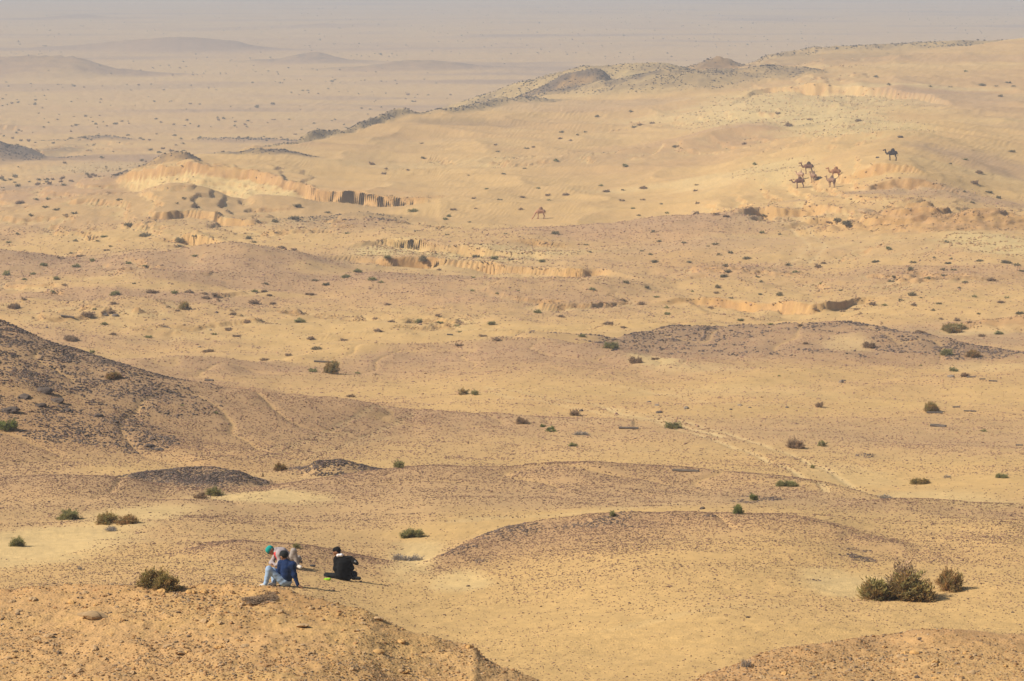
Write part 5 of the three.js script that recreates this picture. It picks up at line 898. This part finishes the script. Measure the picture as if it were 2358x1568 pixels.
person(peopleSpot(690, 590), {
  j: { pelvis: [0.12, 0.14, -0.04], belly: [0.03, 0.28, -0.02], chest: [-0.1, 0.40, 0], neck: [-0.27, 0.49, 0.03], shL: [-0.22, 0.43, -0.14], shR: [-0.16, 0.41, 0.16], elL: [-0.40, 0.10, -0.04], wrL: [-0.27, 0.07, 0.14], elR: [-0.14, 0.16, 0.24], wrR: [-0.26, 0.09, 0.24],
    head: [-0.40, 0.475, 0.06], hipL: [0.12, 0.14, -0.12], knL: [0.34, 0.16, -0.3], anL: [0.10, 0.06, -0.36], toL: [0.02, 0.045, -0.44], hipR: [0.13, 0.15, 0.06], knR: [0.24, 0.47, 0.08], anR: [0.36, 0.07, 0.16], toR: [0.44, 0.045, 0.25] },
  face: [-0.35, -0.6, 0.72], up: [-0.75, 0.45, 0.1], handL: [[0.7, 0, 0.5], [0, 1, 0], 0.5], handR: [[-0.8, 0, -0.3], [0, 1, 0], 0.5],
  jacket: plain([0.33, 0.29, 0.31]), trousers: plain([0.30, 0.265, 0.25]), cap: plain([0.012, 0.26, 0.25]), brim: plain([0.01, 0.09, 0.09]),
  extra: [['shirt_front', [[[-0.25, 0.40, 0.12], [-0.13, 0.22, 0.14], 0.07, 0.07], [[-0.17, 0.38, 0.10], [-0.06, 0.24, 0.12], 0.06, 0.06]], 0.05, plain([0.62, 0.07, 0.08])], ['scarf', [[[-0.30, 0.46, 0.08], [-0.24, 0.40, 0.11], 0.05, 0.045]], 0.03, plain([0.55, 0.5, 0.5])]],
}, 'person in grey sweatshirt and teal cap hunched over, one knee raised');
person(peopleSpot(1700, 822), {
  j: { pelvis: [0.02, 0.12, 0], belly: [0.02, 0.3, 0.02], chest: [0.0, 0.47, 0.0], neck: [-0.07, 0.67, -0.06], shL: [-0.16, 0.57, -0.04], shR: [0.17, 0.58, -0.02], elL: [-0.2, 0.32, 0.02], wrL: [-0.2, 0.2, -0.2], elR: [0.25, 0.33, -0.02], wrR: [0.06, 0.24, -0.26],
    head: [-0.16, 0.775, -0.08], hipL: [-0.06, 0.11, 0.02], knL: [-0.44, 0.11, -0.04], anL: [-0.12, 0.07, -0.3], toL: [-0.02, 0.05, -0.36], hipR: [0.08, 0.11, 0.02], knR: [0.3, 0.10, -0.26], anR: [0.30, 0.08, 0.08], toR: [0.47, 0.075, 0.12] },
  face: [-0.85, -0.5, -0.05], up: [-0.45, 0.85, 0], handL: [[-0.1, 0, -1], [0, 1, 0], 0.5], handR: [[-0.5, 0, -0.8], [0, 1, 0], 0.5],
  jacket: blackMat, trousers: plain([0.016, 0.017, 0.019]), shoe: plain([0.02, 0.022, 0.024]), hair: plain([0.008, 0.008, 0.01]),
  jacketMore: [[[-0.03, 0.16, 0.06], [0.0, 0.45, 0.05], 0.15, 0.13], [[-0.1, 0.13, 0.02], [0.14, 0.13, 0.02], 0.12, 0.12]],
  extra: [['scarf', [[[-0.12, 0.70, 0.02], [-0.03, 0.71, 0.02], 0.04, 0.04], [[-0.03, 0.71, 0.02], [0.0, 0.68, -0.08], 0.04, 0.035], [[-0.12, 0.70, 0.02], [-0.16, 0.66, -0.1], 0.035, 0.03]], 0.03, plain([0.72, 0.70, 0.76])]],
}, 'person dressed in black sitting with back turned, head bowed, white scarf');
function small3(name, shapes, k, cell, mat, spot, label, category, lift = 0) { const m = new THREE.Mesh(mesh1(shapes, k, cell), mat), p = hit(...peopleSpot(...spot)); m.position.copy(p).y += lift; return put(tag(m, label, category), name); }
small3('green_pouch', [[[-0.07, 0.025, 0], [0.06, 0.03, 0.0], 0.03, 0.035], [[-0.03, 0.02, 0.03], [0.04, 0.02, 0.03], 0.025, 0.022]], 0.03, 0.007, plain([0.27, 0.5, 0.03]), [1430, 826], 'lime green pouch under the knee of the person in black', 'pouch');
{ // bag hanging at the shoulder of the person in black
  const g = new THREE.Group(), p = hit(...peopleSpot(1700, 822));
  part(g, 'bag_body', mesh1([[[0.22, 0.62, 0.0], [0.36, 0.52, 0.02], 0.07, 0.06], [[0.26, 0.54, 0.02], [0.40, 0.47, 0.02], 0.05, 0.05]], 0.03, 0.009), plain([0.02, 0.021, 0.024]));
  part(g, 'strap', mesh1([[[0.12, 0.66, 0.07], [0.24, 0.66, 0.05], 0.016, 0.016], [[0.24, 0.66, 0.05], [0.30, 0.6, 0.05], 0.016, 0.016]], 0.02, 0.006), plain([0.03, 0.03, 0.032]));
  part(g, 'buckle', mesh1([[[0.35, 0.545, 0.08], [0.37, 0.53, 0.08], 0.022, 0.02]], 0.01, 0.005), plain([0.3, 0.32, 0.36], 0.4));
  g.position.copy(p); put(tag(g, 'black bag slung at the shoulder of the person in black', 'bag'), 'shoulder_bag');
}
small3('sandal', [[[-0.05, 0.02, 0], [0.06, 0.02, 0.01], 0.03, 0.028], [[0.0, 0.04, 0], [0.05, 0.035, 0.01], 0.018, 0.015]], 0.02, 0.006, plain([0.05, 0.05, 0.06]), [1165, 585], 'dark sandal on the sand beyond the foot of the person in grey', 'sandal');
small3('black_shoe', [[[-0.04, 0.04, 0], [0.05, 0.035, 0.02], 0.045, 0.03]], 0.02, 0.007, plain([0.02, 0.02, 0.025]), [940, 520], 'black shoe behind the foot of the person in grey', 'shoe');
renderer.render(scene, camera);
